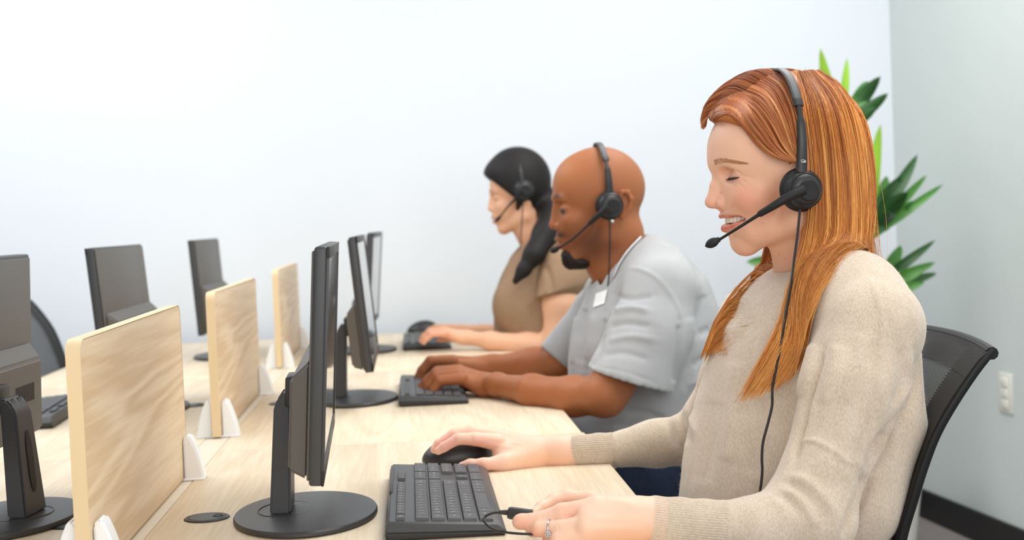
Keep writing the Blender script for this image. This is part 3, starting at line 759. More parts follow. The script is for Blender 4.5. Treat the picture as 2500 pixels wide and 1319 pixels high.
for s in (1, -1):
    L = resample(lash_line(s), 26); bm = bmesh.new(); tube(bm, L-np.array(woman.location), np.r_[np.linspace(.0003, .0009, 8), np.full(12, .0009), np.linspace(.0009, .0003, 6)], 6)
    for k in range(3, 26):
        p0 = L[k]; out = H1.A*.0042+H1.B*(-.0034+.0002*random.random())+H1.C*s*(.0022*(k-10)/12)
        P = [p0, p0+out*.6+H1.B*-.0004, p0+out+H1.B*.0009]; tube(bm, np.array(P)-np.array(woman.location), np.array([.00028, .0002, .00006]), 4)
    fin('eyelashes', bm, M_lash, woman)
    P = []; Rr = []; Cc = []
    for k in range(300):
        t = random.random(); a0 = 74-23*t**1.6; c0 = s*(20+33*t); b0 = 16.5+3.0*math.sin(t*PI)-2.0*t+random.uniform(-3.4, 3.4)*(1-.55*t)
        base = np.array([a0, b0, c0]); dr_ = np.array([-4.5, 1.6-2.4*t, s*5.5])
        P.append([H1(*(base+dr_*u)) for u in (0, .5, 1)]); Rr.append([.00018, .00016, .00004]); Cc.append([np.array(s2l((196, 138, 98))[:3])]*3)
    P = np.array(P)
    for it in range(14):                                     # seat the brow hairs on the skin
        q = P.reshape(-1, 3); d = woman_head_s.at(q) if it else None
        if it == 0: woman_head_s = woman_head(); continue
        P = P-((d-.0004)[:, None]*H1.A*.8).reshape(P.shape)
    v, q, c = strands(P, np.array(Rr), np.array(Cc)); raw_mesh('eyebrow', v, q, M_hair_r, woman, c)
for k in range(-5, 6):
    th = k*.235+.0; rx, rz_ = 26, 28; c_ = math.sin(th)*rz_; a_ = 41+math.cos(th)*rx
    wd = {0: 4.2, 1: 3.6, 2: 3.6}.get(abs(k)//2, 3.2)
    bm = bmesh.new(); bx(bm, (-.0025, -.0031, -.0062), (.0022, .0031, .0055), .0017, 3)
    X = H1.A*math.cos(th)+H1.C*math.sin(th); Y_ = -H1.A*math.sin(th)+H1.C*math.cos(th); Z_ = H1.B
    o = H1(a_+1, -56.5+.3*abs(k), c_)-np.array(woman.location)
    M4 = Matrix([[X[i], Y_[i], Z_[i], o[i]] for i in range(3)]+[[0, 0, 0, 1]]); bmesh.ops.transform(bm, matrix=M4, verts=bm.verts); fin('tooth', bm, M_teeth, woman)

# sweater -------------------------------------------------------------------
def sweater():
    S = Sdf()
    # torso: stack of wide ellipses from neck to hem (pixel centre, half depth in px, half width across in m)
    sec = [(1988, 795, 128, .145), (1982, 830, 175, .175), (1980, 870, 202, .175), (1978, 960, 228, .172), (1955, 1080, 242, .168), (1925, 1180, 232, .165), (1905, 1300, 222, .162), (1900, 1400, 220, .16)]
    for (x, y, r, wy), (x2, y2, r2_, wy2) in zip(sec, sec[1:]):
        q = r*YM/F; q2 = r2_*YM/F
        S.cap(at(x, y, YM+.01), at(x2, y2, YM+.01), q, q2, .05, sc_=(1, (wy+wy2)/(q+q2), 1) if False else (1, 1.35, 1))
    # shoulders
    S.chain([(at(2020, 732, 1.84), .042), (at(2080, 742, 1.74), .060), (at(2132, 795, 1.68), .060)], .035)
    S.chain([(at(1935, 752, 1.90), .040), (at(1885, 758, 1.97), .046), (at(1848, 780, 2.03), .050)], .03)
    # near arm
    S.chain([(at(2122, 815, 1.68), .064), (at(2085, 950, 1.655), .059), (at(2050, 1050, 1.645), .053), (at(2010, 1150, 1.63), .048), (at(1975, 1240, 1.62), .050), (at(1960, 1280, 1.61), .048)], .010)
    S.chain([(at(1985, 1268, 1.615), .050), (at(1850, 1294, 1.60), .0365), (at(1775, 1289, 1.60), .0320)], .016)
    # batwing fall behind the arm
    S.chain([(at(2150, 860, 1.74), .050), (at(2158, 1040, 1.73), .050), (at(2085, 1230, 1.72), .060)], .012)
    # far arm
    S.chain([(at(1845, 785, 2.03), .052), (at(1800, 920, 2.06), .05), (at(1745, 1030, 2.09), .046), (at(1700, 1075, 2.11), .040)], .02)
    S.chain([(at(1715, 1070, 2.11), .040), (at(1600, 1083, 2.14), .034), (at(1512, 1097, 2.15), .0282)], .018)
    # neck opening
    S.chain([(H1(-50, -120), .052), (H1(-58, -165), .058)], .008, sub=True)
    return S
SW = sweater(); V, Q = SW.mesh(.0036, lo=np.array([-1, 0, .42]), relax=3); N = normals(V, Q)
fold = [  # (line, width px, amp m)
 ([(2050, 830), (2035, 920), (2010, 1000)], 16, .005),
 ([(1985, 830), (1970, 900), (1945, 980)], 15, .005),
 ([(2200, 840), (2205, 930), (2180, 1000)], 10, -.004), ([(2222, 850), (2228, 930), (2200, 1000)], 9, .005),
 ([(2175, 1050), (2150, 1110), (2115, 1150)], 10, -.007),
 ([(2112, 1150), (2108, 1200), (2085, 1250), (2060, 1330)], 9, -.010),
 ([(2008, 850), (1988, 920), (1966, 1000), (1948, 1080), (1935, 1140)], 6, -.009), ([(2234, 850), (2240, 940), (2208, 1010), (2158, 1058), (2116, 1140)], 6, -.008), ([(2060, 1000), (2090, 900), (2110, 800)], 14, .003), ([(2085, 1000), (2120, 900), (2140, 820)], 9, -.002),
 ([(1925, 1165), (1965, 1172), (2010, 1210), (2040, 1260)], 7, .0045), ([(1915, 1180), (1955, 1195), (1995, 1235), (2015, 1280)], 6, -.0045),
 ([(1905, 1192), (1945, 1212), (1975, 1250), (1990, 1295)], 6, .004), ([(1890, 1205), (1930, 1228), (1955, 1265)], 6, -.0035), ([(1880, 1216), (1912, 1240), (1930, 1275)], 6, .003),
 ([(1800, 860), (1790, 1000), (1775, 1150)], 20, .004), ([(1860, 950), (1850, 1060), (1830, 1180)], 22, -.004), ([(1745, 960), (1730, 1080), (1712, 1200)], 20, -.003),
 ([(1660, 1000), (1672, 1050), (1690, 1085)], 5, -.004), ([(1645, 1008), (1656, 1055), (1672, 1090)], 5, .003), ([(1676, 990), (1690, 1035), (1704, 1065)], 5, .003), ([(1625, 1020), (1638, 1060), (1652, 1095)], 5, -.003),
 ([(1740, 700), (1800, 760), (1850, 830)], 20, -.002),
]
for L, wd, am in fold: V = emboss(V, N, L, wd*1.1, am*1.25)
V = smooth(V, Q, 3)
N = normals(V, Q)
seams = [([(2118, 672), (2140, 720), (2152, 790), (2145, 880), (2122, 980), (2098, 1060), (2082, 1112)], 4.5, .0028), ([(1955, 1076), (1990, 1078), (2030, 1098), (2062, 1122), (2100, 1142)], 4.5, .0032), ([(2082, 1112), (2098, 1130), (2106, 1145)], 4.5, .002),
         ([(1712, 1200), (1726, 1140), (1750, 1060), (1768, 1000)], 2.5, -.001), ([(2060, 1285), (2052, 1330)], 4, .003)]
for L, wd, am in seams: V = emboss(V, N, L, wd, am)
ph = V*np.array([1, 1, 1]); V = V+N*(.0006*np.sin(V[:, 0]*61+2*np.sin(V[:, 2]*37))*np.sin(V[:, 2]*47+V[:, 1]*31+1.5*np.sin(V[:, 0]*43)))[:, None]
M_sweater = mat('sweater_knit', (224, 213, 198), .95, .15, sheen=.5)
def knit(m):
    nt = m.node_tree; Nn_ = nt.nodes; L = nt.links; b = Nn_['Principled BSDF']; tc = Nn_.new('ShaderNodeTexCoord')
    mp = Nn_.new('ShaderNodeMapping'); mp.inputs['Scale'].default_value = (1, 1, .45); L.new(tc.outputs['Object'], mp.inputs[0])
    n1 = Nn_.new('ShaderNodeTexNoise'); n1.inputs['Scale'].default_value = 520; n1.inputs['Detail'].default_value = 4; L.new(mp.outputs[0], n1.inputs['Vector'])
    n2 = Nn_.new('ShaderNodeTexNoise'); n2.inputs['Scale'].default_value = 60; n2.inputs['Detail'].default_value = 5; L.new(mp.outputs[0], n2.inputs['Vector'])
    s = Nn_.new('ShaderNodeMath'); s.operation = 'ADD'; L.new(n1.outputs[0], s.inputs[0]); sm = Nn_.new('ShaderNodeMath'); sm.operation = 'MULTIPLY_ADD'; sm.inputs[1].default_value = .35; sm.inputs[2].default_value = .33; L.new(n2.outputs[0], sm.inputs[0]); L.new(sm.outputs[0], s.inputs[1])
    mr = Nn_.new('ShaderNodeMapRange'); mr.inputs[1].default_value = .75; mr.inputs[2].default_value = 1.25; L.new(s.outputs[0], mr.inputs[0])
    mx = Nn_.new('ShaderNodeMix'); mx.data_type = 'RGBA'; mx.inputs['A'].default_value = s2l((196, 177, 154)); mx.inputs['B'].default_value = s2l((222, 207, 189)); L.new(mr.outputs[0], mx.inputs['Factor']); L.new(mx.outputs['Result'], b.inputs['Base Color'])
    bp = Nn_.new('ShaderNodeBump'); bp.inputs['Strength'].default_value = .55; bp.inputs['Distance'].default_value = .0012; L.new(s.outputs[0], bp.inputs['Height']); L.new(bp.outputs[0], b.inputs['Normal'])
knit(M_sweater)
sweat = raw_mesh('sweater', V, Q, M_sweater, woman); swV, swN = V, N
def ribbed_cuff(pts, parent, m, nrib=34, amp=.0009, name='ribbed_cuff'):
    P = resample(np.array([np.append(a, r) for a, r in hand_w(pts)]), 22); R = P[:, 3]; P = P[:, :3]
    T = np.gradient(P, axis=0); T /= np.linalg.norm(T, axis=1)[:, None]; n = nrib*6; Vv = []
    nn = np.cross(T[0], [0, 1, .1]); nn /= np.linalg.norm(nn)
    prof = np.ones(len(P)); prof[0] = .93; prof[1] = .985
    for i in range(len(P)):
        bb = np.cross(T[i], nn); bb /= np.linalg.norm(bb); th = np.arange(n)*2*PI/n
        rr = R[i]*prof[i]+amp*np.cos(th*nrib)+.0006*math.sin(i*.9)
        Vv.append(P[i]+rr[:, None]*(np.cos(th)[:, None]*nn+np.sin(th)[:, None]*bb))
    Vv.insert(0, P[0]+(Vv[0]-P[0])*.93); Vv.insert(0, P[1]+(Vv[1]-P[0])*.92)
    A = np.concatenate(Vv); k = len(Vv); i = np.arange(k-1)[:, None]*n; j = np.arange(n)[None]; j2 = (j+1) % n
    Qc = np.stack([i+j, i+j2, i+n+j2, i+n+j], -1).reshape(-1, 4)
    return raw_mesh(name, A, Qc, m, parent)
ribbed_cuff([(1578, 1270, 1.60, 59), (1640, 1277, 1.60, 63), (1700, 1283, 1.60, 65), (1762, 1288, 1.60, 67)], woman, M_sweater, nrib=62, amp=.0006)
ribbed_cuff([(1362, 1106, 2.158, 36.5), (1400, 1104, 2.157, 40), (1440, 1102, 2.155, 42), (1495, 1099, 2.152, 43)], woman, M_sweater, nrib=48, amp=.0006)
# collar band
L = [H1(-56+60*math.cos(t), -160+2*math.cos(t)-6*math.cos(t)**2, 60*math.sin(t)) for t in np.linspace(0, 2*PI, 60)]
bm = bmesh.new(); tube(bm, np.array(L)-np.array(woman.location), .0058, 10, caps=False); fin('collar', bm, M_sweater, woman)
# fuzz: short wool fibres standing off the knit
vis = np.where((((CAM-swV)*swN).sum(1) > -.35) & (swV[:, 2] > .62))[0]
ii = rng.choice(vis, 15000); base = swV[ii]; nn = swN[ii]+rng.normal(0, .55, (15000, 3)); nn /= np.linalg.norm(nn, axis=1)[:, None]; ln = rng.uniform(.0015, .0042, 15000)
side = np.cross(nn, rng.normal(size=(15000, 3))); side /= np.linalg.norm(side, axis=1)[:, None]
fv = np.stack([base-side*.00012, base+side*.00012, base+nn*ln[:, None]], 1).reshape(-1, 3)
fz = raw_mesh('wool_fuzz', fv, np.arange(45000).reshape(-1, 3), M_sweater, woman); fz['kind'] = 'stuff'
# jeans and shoes
M_jeans = mat('denim', (44, 58, 84), .85, .2, bump=(400, .3, .0006), vary=(60, .15))
M_shoe = mat('shoe_dark', (40, 38, 38), .5)
def legs(cx, ym, zt, m, parent, sh, w=.10):
    S = Sdf()
    S.chain([(np.array([cx+.02, ym-.04, zt]), .12), (np.array([cx+.02, ym+.04, zt]), .12)], .03)
    for s in (-1, 1):
        S.chain([(np.array([cx, ym+s*w, zt-.01]), .092), (np.array([cx-.40, ym+s*(w+.03), zt-.03]), .066), (np.array([cx-.40, ym+s*(w+.03), .30]), .057), (np.array([cx-.36, ym+s*(w+.03), .09]), .05)], .02)
    V, Q = S.mesh(.010, relax=2); o = raw_mesh('trousers', V, Q, m, parent)
    for s in (-1, 1):
        S = Sdf(); y = ym+s*(w+.03); S.ell((cx-.43, y, .045), (.125, .044, .042), k=.02); S.cap((cx-.36, y, .05), (cx-.36, y, .10), .042, .045, .02)
        S.fn(lambda P: P[:, 2]-.004, (cx-.7, y-.1, -.1), (cx-.1, y+.1, .004), .004, True)
        V, Q = S.mesh(.008, relax=1); raw_mesh('shoe', V, Q, sh, parent)
legs(float(at(1985, 1300, YM)[0]), YM, .585, M_jeans, woman, M_shoe)

# ring on the near hand
ring = thing('ring', 'silver ring with round cluster setting on the red-haired woman\'s near hand', 'ring', at(1338, 1284, 1.59))
rc = at(1337, 1312, 1.585); 
P = []
fa = at(1362, 1318, 1.585); fb = at(1336, 1330, 1.60)
ctr = at(1352, 1290, 1.588); ax = at(1318, 1292, 1.60)-at(1370, 1290, 1.59); ax /= np.linalg.norm(ax)
u1 = np.cross(ax, [0, 1, 0]); u1 /= np.linalg.norm(u1); u2 = np.cross(ax, u1); ctr = at(1344, 1291, 1.595)
P = np.array([ctr+.0101*(math.cos(t)*u1+math.sin(t)*u2) for t in np.linspace(0, 2*PI, 40)])
bm = bmesh.new(); tube(bm, P-np.array(ring.location), .0008, 8); fin('band', bm, M_chrome, ring)
front = ctr+.0108*(u2 if u2[1] < 0 else -u2); zc_ = front+np.array([0, -.0006, -.004])
for k in range(9):
    a = k*2*PI/8; o = zc_+(0 if k == 8 else 1)*.0028*(math.cos(a)*ax+math.sin(a)*u1); bm = bmesh.new(); bmesh.ops.create_icosphere(bm, subdivisions=2, radius=.0013 if k < 8 else .0018)
    bmesh.ops.translate(bm, verts=bm.verts, vec=Vector(o)-ring.location); fin('stone', bm, M_chrome, ring)

# ------------------------------------------------------------------ hair
def guide(pts, n=26): return resample(np.array([(x, y, Y*1000) for x, y, Y in pts], float), n)
def to_world(Gp):
    k, n, _ = Gp.shape; q = Gp.reshape(-1, 3); d = np.stack([(q[:, 0]-1250)/F, -(q[:, 1]-659.5)/F, -np.ones(len(q))], 1) @ C2W.T
    return (CAM+d*((q[:, 2]/1000)/d[:, 1])[:, None]).reshape(k, n, 3)
def hairsheet(guides, count, jitter, clump, depth, cols, rad=.00034, push=None, tipfade=.25, lo=(0, 1), seed=1):
    r = np.random.default_rng(seed); G = np.stack([guide(g) for g in guides]); g = len(G); n = G.shape[1]
    s = r.uniform(0, g-1, count); nc = clump; cc = r.uniform(0, g-1, nc); ci = np.abs(s[:, None]-cc[None]).argmin(1)
    t = np.linspace(0, 1, n)[None]
    pull = .30*t**1.3; sx = s[:, None]*(1-pull)+cc[ci][:, None]*pull
    base = np.empty((count, n, 3))
    for j in range(n): base[:, j] = interp_guides(G[:, j:j+1], sx[:, j])[:, 0]
    cphase = r.uniform(0, 6.28, (nc, 2)); camp = r.uniform(.3, 1, nc)
    wav = np.sin(t*r.uniform(3, 6, nc)[ci][:, None]+cphase[ci, 0][:, None])*camp[ci][:, None]
    base[..., 0] += jitter*(wav*t+ r.normal(0, .35, (count, 1))*(.3+t)+.25*np.sin(t*9+r.uniform(0, 6, (count, 1)))*t)
    base[..., 1] += jitter*.3*r.normal(0, .4, (count, 1))
    base[..., 2] += depth*1000*(r.uniform(-1, 1, (count, 1))*.6+.4*np.sin(cphase[ci, 1][:, None]+t*4))
    cut = r.uniform(1-tipfade, 1, (count, 1)); tt = t*cut                 # uneven tips
    idx = tt*(n-1); i0 = np.floor(idx).astype(int); i0 = np.minimum(i0, n-2); fr = (idx-i0)[..., None]; rows_ = np.arange(count)[:, None]
    base = base[rows_, i0]*(1-fr)+base[rows_, i0+1]*fr
    P = to_world(base)
    if push is not None:
        q = P.reshape(-1, 3)
        for sdf, dist in push:
            for _ in range(4):
                d = sdf.at(q); m = d < dist; 
                if not m.any(): break
                e = 1e-3; qm = q[m]; cdir = CAM-qm; cdir /= np.linalg.norm(cdir, axis=1)[:, None]; g0 = np.stack([sdf.at(qm+np.eye(3)[a]*e)-d[m] for a in range(3)], 1); g0 /= np.linalg.norm(g0, axis=1)[:, None]+1e-9; g0 += cdir*np.clip((1.02-qm[:, 2:3])*12, 0, 1.6); g0 /= np.linalg.norm(g0, axis=1)[:, None]+1e-9
                q[m] += g0*(dist-d[m]+.0)[:, None]
        P = q.reshape(P.shape)
        for _ in range(2): P[:, 1:-1] = .25*P[:, :-2]+.5*P[:, 1:-1]+.25*P[:, 2:]
    R = rad*np.minimum(1, np.minimum(1.0, (1-t)*5+.25))*r.uniform(.7, 1.2, (count, 1))
    c0, c1_, c2 = [np.array(s2l(c)[:3]) for c in cols]
    u = np.clip(r.normal(.45, .22, (count, 1))+.30*np.sin(cphase[ci, 0][:, None]*3)+.42*(t-.45), 0, 1)[..., None]
    C = np.where(u < .5, c0*(1-2*u)+c1_*2*u, c1_*(2-2*u)+c2*(2*u-1))
    return P, R, C
COP = ((152, 84, 36), (216, 134, 60), (250, 188, 104))
COPt = ((148, 80, 42), (194, 114, 62), (230, 160, 100))
parts = []
# crown and back, near side, falling in front of the shoulder
A_ = [
 [(1940, 174, 1.84), (1954, 240, 1.79), (1966, 330, 1.776), (1976, 430, 1.774), (1980, 530, 1.77), (1955, 640, 1.75), (1930, 740, 1.74), (1880, 850, 1.70), (1800, 985, 1.68)],
 [(1950, 175, 1.84), (1977, 250, 1.79), (1994, 360, 1.772), (2002, 480, 1.765), (1998, 600, 1.755), (1965, 730, 1.735), (1915, 850, 1.70), (1830, 980, 1.68)],
 [(1965, 175, 1.845), (2005, 250, 1.79), (2025, 370, 1.77), (2032, 500, 1.762), (2028, 620, 1.745), (1990, 740, 1.73), (1935, 860, 1.70), (1870, 965, 1.68)],
 [(1980, 174, 1.85), (2035, 255, 1.80), (2062, 380, 1.77), (2070, 520, 1.765), (2062, 630, 1.745), (2015, 745, 1.72), (1960, 860, 1.70), (1905, 945, 1.68)],
 [(1992, 175, 1.86), (2042, 210, 1.83), (2074, 275, 1.81), (2094, 390, 1.79), (2100, 530, 1.78), (2090, 630, 1.76), (2035, 730, 1.72), (1985, 840, 1.70), (1955, 900, 1.68)],
 [(2000, 176, 1.87), (2050, 212, 1.86), (2084, 272, 1.84), (2106, 350, 1.83), (2114, 430, 1.82), (2118, 540, 1.80), (2112, 632, 1.775), (2080, 690, 1.735), (2040, 745, 1.72), (2010, 800, 1.70)]]
parts.append(hairsheet(A_, 2200, 8, 60, .002, COP, rad=.0007, push=[(SW, .004)], tipfade=.3, seed=22))
# back of the head, falling behind the shoulder
B_ = [
 [(1998, 176, 1.88), (2048, 210, 1.87), (2082, 270, 1.855), (2106, 350, 1.84), (2114, 430, 1.83), (2115, 540, 1.81), (2118, 620, 1.80), (2142, 662, 1.80), (2178, 690, 1.81), (2216, 742, 1.83)],
 [(2002, 177, 1.90), (2054, 214, 1.89), (2088, 278, 1.88), (2109, 350, 1.87), (2118, 430, 1.87), (2124, 550, 1.86), (2128, 640, 1.85), (2150, 690, 1.84), (2185, 730, 1.84), (2215, 790, 1.85)],
 [(1990, 180, 1.92), (2075, 285, 1.93), (2108, 420, 1.92), (2118, 560, 1.92), (2122, 650, 1.92), (2140, 710, 1.92), (2160, 760, 1.93), (2180, 820, 1.93)]]
# front sweep from the parting back over the temple
C_ = [
 [(1757, 284, 1.835), (1790, 282, 1.808), (1822, 320, 1.79), (1858, 362, 1.778), (1898, 388, 1.768), (1945, 398, 1.762)],
 [(1775, 262, 1.832), (1812, 270, 1.802), (1848, 315, 1.782), (1880, 355, 1.773), (1912, 382, 1.765), (1950, 395, 1.76)],
 [(1800, 240, 1.83), (1842, 255, 1.798), (1880, 305, 1.778), (1905, 350, 1.768), (1928, 378, 1.763), (1955, 400, 1.758)],
 [(1832, 212, 1.83), (1872, 232, 1.798), (1905, 285, 1.775), (1925, 335, 1.765), (1940, 372, 1.761), (1958, 405, 1.756)],
 [(1862, 192, 1.832), (1898, 215, 1.80), (1925, 270, 1.776), (1940, 330, 1.765), (1950, 380, 1.76), (1960, 420, 1.755)],
 [(1895, 178, 1.838), (1925, 205, 1.80), (1945, 265, 1.777), (1955, 330, 1.766), (1960, 390, 1.76), (1966, 440, 1.755)],
 [(1935, 174, 1.845), (1950, 200, 1.80), (1962, 265, 1.78), (1966, 330, 1.77), (1968, 390, 1.762), (1972, 440, 1.758)]]
# from the parting over the top and the far temple
D_ = [
 [(1762, 280, 1.835), (1738, 285, 1.845), (1722, 298, 1.86), (1716, 318, 1.875)],
 [(1775, 262, 1.832), (1745, 262, 1.845), (1720, 280, 1.865), (1714, 305, 1.885)],
 [(1800, 240, 1.83), (1765, 232, 1.85), (1730, 252, 1.875), (1714, 290, 1.90)],
 [(1832, 212, 1.83), (1795, 200, 1.855), (1752, 222, 1.885), (1722, 262, 1.915)],
 [(1862, 192, 1.832), (1830, 176, 1.855), (1790, 192, 1.89), (1745, 232, 1.92)],
 [(1895, 178, 1.838), (1870, 168, 1.86), (1835, 176, 1.89), (1800, 200, 1.92)],
 [(1960, 174, 1.845), (1925, 168, 1.86), (1890, 172, 1.89), (1850, 190, 1.92)]]
# far side, hanging in front of the far shoulder
E_ = [
 [(1868, 600, 1.93), (1850, 680, 1.92), (1825, 770, 1.92), (1790, 840, 1.92), (1738, 892, 1.93)],
 [(1885, 600, 1.925), (1872, 690, 1.915), (1850, 780, 1.91), (1812, 850, 1.91), (1765, 890, 1.92)],
 [(1905, 600, 1.92), (1900, 700, 1.91), (1880, 790, 1.90), (1845, 850, 1.90), (1800, 888, 1.91)],
 [(1935, 600, 1.90), (1930, 700, 1.89), (1912, 780, 1.87), (1880, 850, 1.86), (1840, 885, 1.86)]]
parts.append(hairsheet(E_, 800, 7, 30, .002, COP, rad=.0007, push=[(SW, .004)], tipfade=.3, seed=26))
# flyaways
# solid hair mass beneath the strands
S = Sdf(); h = H1; MS = S
S.ell(h(-10, 38, 0), np.array((99, 89, 75))*.001, h.R, .01)
S.ell(h(52, 66, 2), np.array((42, 40, 56))*.001, h.R, .01)
S.fn(lambda P: (lambda L: np.maximum(np.maximum(-(L[:, 0]-10)*.001, (L[:, 1]-(72-.55*np.maximum(82-L[:, 0], 0)-.0*L[:, 2]))*.001), -1))(h.loc(P)), h.O-.3, h.O+.3, .006, True)
def solid(guides, r, dy, npts=12, nn=7, k=.01, upto=1.0):
    G = np.stack([guide(g, npts) for g in guides]); ss = np.linspace(0, len(G)-1, nn)
    P = np.empty((nn, npts, 3))
    for j in range(npts): P[:, j] = interp_guides(G[:, j:j+1], ss)[:, 0]
    P[..., 2] += dy*1000; Wd = to_world(P)
    for i in range(nn):
        pts = [(Wd[i, j], r*(1 if j < npts*.7 else max(.25, 1-(j-npts*.7)/(npts*.3)*.9))) for j in range(2 if npts > 9 else 0, int(npts*upto))]
        q = np.array([p for p, _ in pts])
        for _ in range(3):
            d = SW.at(q); m = d < .001; dirn = CAM-q; dirn /= np.linalg.norm(dirn, axis=1)[:, None]; q[m] += dirn[m]*(.001-d[m])[:, None]
        S.chain([(a, b) for a, (_, b) in zip(q, pts)], k)
solid(A_, .0080, .021, upto=.60); solid(B_, .0065, .014, upto=.72); solid(E_, .0085, .012, nn=5, upto=.55)
parts.append(hairsheet(A_, 5200, 12, 90, .005, COP, tipfade=.38, push=[(MS, .0022), (SW, .010)], seed=2))
parts.append(hairsheet(B_, 1300, 6, 30, .008, COP, push=[(MS, .002)], seed=3))
parts.append(hairsheet(C_, 2400, 4, 60, .004, COPt, tipfade=.05, push=[(MS, .002)], seed=4))
parts.append(hairsheet(D_, 1500, 4, 50, .004, COPt, tipfade=.1, push=[(MS, .002)], seed=5))
parts.append(hairsheet(E_, 1500, 8, 40, .006, COP, tipfade=.35, push=[(SW, .010)], seed=6))
parts.append(hairsheet([[(x, y, Y) for x, y, Y in g] for g in (B_[0], B_[1])], 140, 30, 120, .03, COP, rad=.00018, seed=9))
parts.append(hairsheet(A_[:4], 60, 20, 60, .012, COP, rad=.00025, push=[(MS, .005), (SW, .014)], seed=10))
Vs, Qs, Cs = [], [], []; n0 = 0
for P, R, C in parts:
    v, q, c = strands(P, R, C); Vs.append(v); Qs.append(q+n0); Cs.append(c); n0 += len(v)
raw_mesh('hair', np.concatenate(Vs), np.concatenate(Qs), M_hair_r, woman, np.concatenate(Cs))
V, Q = S.mesh(.0034, relax=3); cc = np.tile(np.array(s2l((190, 112, 56))[:3]), (len(V), 1))
raw_mesh('hair_mass', V, Q, col_mat('hair_copper_mass', .5, .35, bump=(300, .3, .001)), woman, cc)
# ------------------------------------------------------------------ headsets
def headset(fr, label, cup, band, boom, tip, cable, normal, r=.027, logo=False, wband=.0115, k=1.0, group='headsets worn by the three people', cabr=.0017):
    """cup: (a,b,c) of the near ear cup; band: list of (a,b,c) near->far; boom: world points and radii; cable: world points"""
    n = fr.C*math.cos(normal)-fr.A*math.sin(normal); c0 = fr(*cup)
    t = thing('headset', label, 'headset', c0, 0, group); o0 = np.array([float(x) for x in c0])
    zx = n; xx = np.cross(fr.B, zx); xx /= np.linalg.norm(xx); yy = np.cross(zx, xx)
    def M(base, off=(0, 0, 0), fl=1):
        o = np.array(base)+xx*off[0]+yy*off[1]+zx*off[2]-o0
        return Matrix([[xx[i]*fl, yy[i], zx[i]*fl, o[i]] for i in range(3)]+[[0, 0, 0, 1]])
    bm = bmesh.new(); lathe(bm, [(0, -.006), (r*.55, -.006), (r*.9, -.0055), (r*1.02, -.002), (r*1.04, .002), (r*.98, .006), (r*.86, .0085), (0, .0085)], 48, M=M(c0)); fin('ear_cushion', bm, M_cushion, t, angle=50)
    bm = bmesh.new(); lathe(bm, [(0, .007), (r*.86, .007), (r*.90, .0095), (r*.86, .0120), (r*.78, .0140), (r*.74, .0135), (r*.70, .0150), (r*.58, .0172), (r*.40, .0184), (0, .0186)], 48, M=M(c0, (.002, 0, 0))); fin('ear_cup', bm, M_head, t)
    bm = bmesh.new(); lathe(bm, [(0, .016), (r*.50, .016), (r*.50, .0195), (r*.46, .0206), (r*.18, .0206), (0, .0202)], 36, M=M(c0, (.003, -.001, 0))); hub = fin('boom_pivot', bm, M_cushion, t)
    # far cup
    cf = fr(cup[0], cup[1], -cup[2])-o0+np.array(o0)
    n2 = -fr.C; x2 = np.cross(fr.B, n2); o = cf-o0
    M2 = Matrix([[x2[i], fr.B[i], n2[i], o[i]] for i in range(3)]+[[0, 0, 0, 1]])
    bm = bmesh.new(); lathe(bm, [(0, -.006), (r*.9, -.0055), (r*1.04, .002), (r*.9, .008), (r*.8, .014), (r*.5, .020), (0, .021)], 36, M=M2); fin('ear_cup', bm, M_head, t)
    B = catmull([fr(*p) for p in band], 8); ctr = fr(band[len(band)//2][0], 20, 0)
    nrm = B-ctr; nrm /= np.linalg.norm(nrm, axis=1)[:, None]
    m = len(B); i1, i2 = int(m*.22), int(m*.78)
    bm = bmesh.new(); tube(bm, B[i1:i2+1]-o0, np.concatenate([[.92], np.ones(i2-i1)]), 12, (nrm[i1:i2+1], .0022*k, wband*.5)); fin('headband', bm, M_band, t, angle=50)
    for a, b in ((0, i1+2), (i2-2, m)):
        seg = B[a:b]; q = len(seg); near = a == 0; u = np.linspace(0, 1, q) if near else np.linspace(1, 0, q)
        Rr = np.interp(u, [0, .62, .66, .74, .78, 1], [1.0, .74, .70, .46, .44, .44])
        bm = bmesh.new(); tube(bm, seg-o0+(0*nrm[a:b]), Rr, 12, (nrm[a:b], .0052*k, wband*.62)); sl = fin('slider_arm', bm, M_head, t, angle=50)
        if near: arm = sl
    bm = bmesh.new(); P = B[i1-1:i1+2]; tube(bm, P-o0, 1, 12, (nrm[i1-1:i1+2], .0032*k, wband*.56)); fin('band_end', bm, M_head, t, angle=50)
    if logo:
        bm = bmesh.new(); p = B[2]*.55+B[3]*.45; up_ = B[3]-B[2]; up_ /= np.linalg.norm(up_); nn = nrm[2]; rt = np.cross(up_, nn); rt /= np.linalg.norm(rt)
        if np.dot(rt, xx) < 0: rt = -rt
        outn = CAM-p; outn /= np.linalg.norm(outn); 
        q0 = p+nn*.0058-o0
        def patch(pts): bm.faces.new([bm.verts.new(q0+rt*x+up_*y+nn*.0) for x, y in pts])
        arc = [(-.0036+.0072*i/8, .0010+.0014*math.sin(PI*(i/8)**.7)) for i in range(9)]
        patch(arc+[(x, y-.0006) for x, y in arc[::-1]])
        for cx in (-.0017, .0004): patch([(cx+.0009*math.cos(a), -.0005+.0008*math.sin(a)) for a in np.linspace(0, 2*PI, 10)[:-1]])
        patch([(.0014, .0014), (.0021, .0014), (.0036, -.0012), (.0015, -.0012)])
        fin('emblem', bm, M_mark, arm, smooth=False)
    Pb = catmull([p for p, _ in boom], 8); Rb = np.interp(np.linspace(0, 1, len(Pb)), np.linspace(0, 1, len(boom)), [r_ for _, r_ in boom])
    bm = bmesh.new(); tube(bm, Pb-o0, Rb, 12); fin('boom', bm, M_cushion, t)
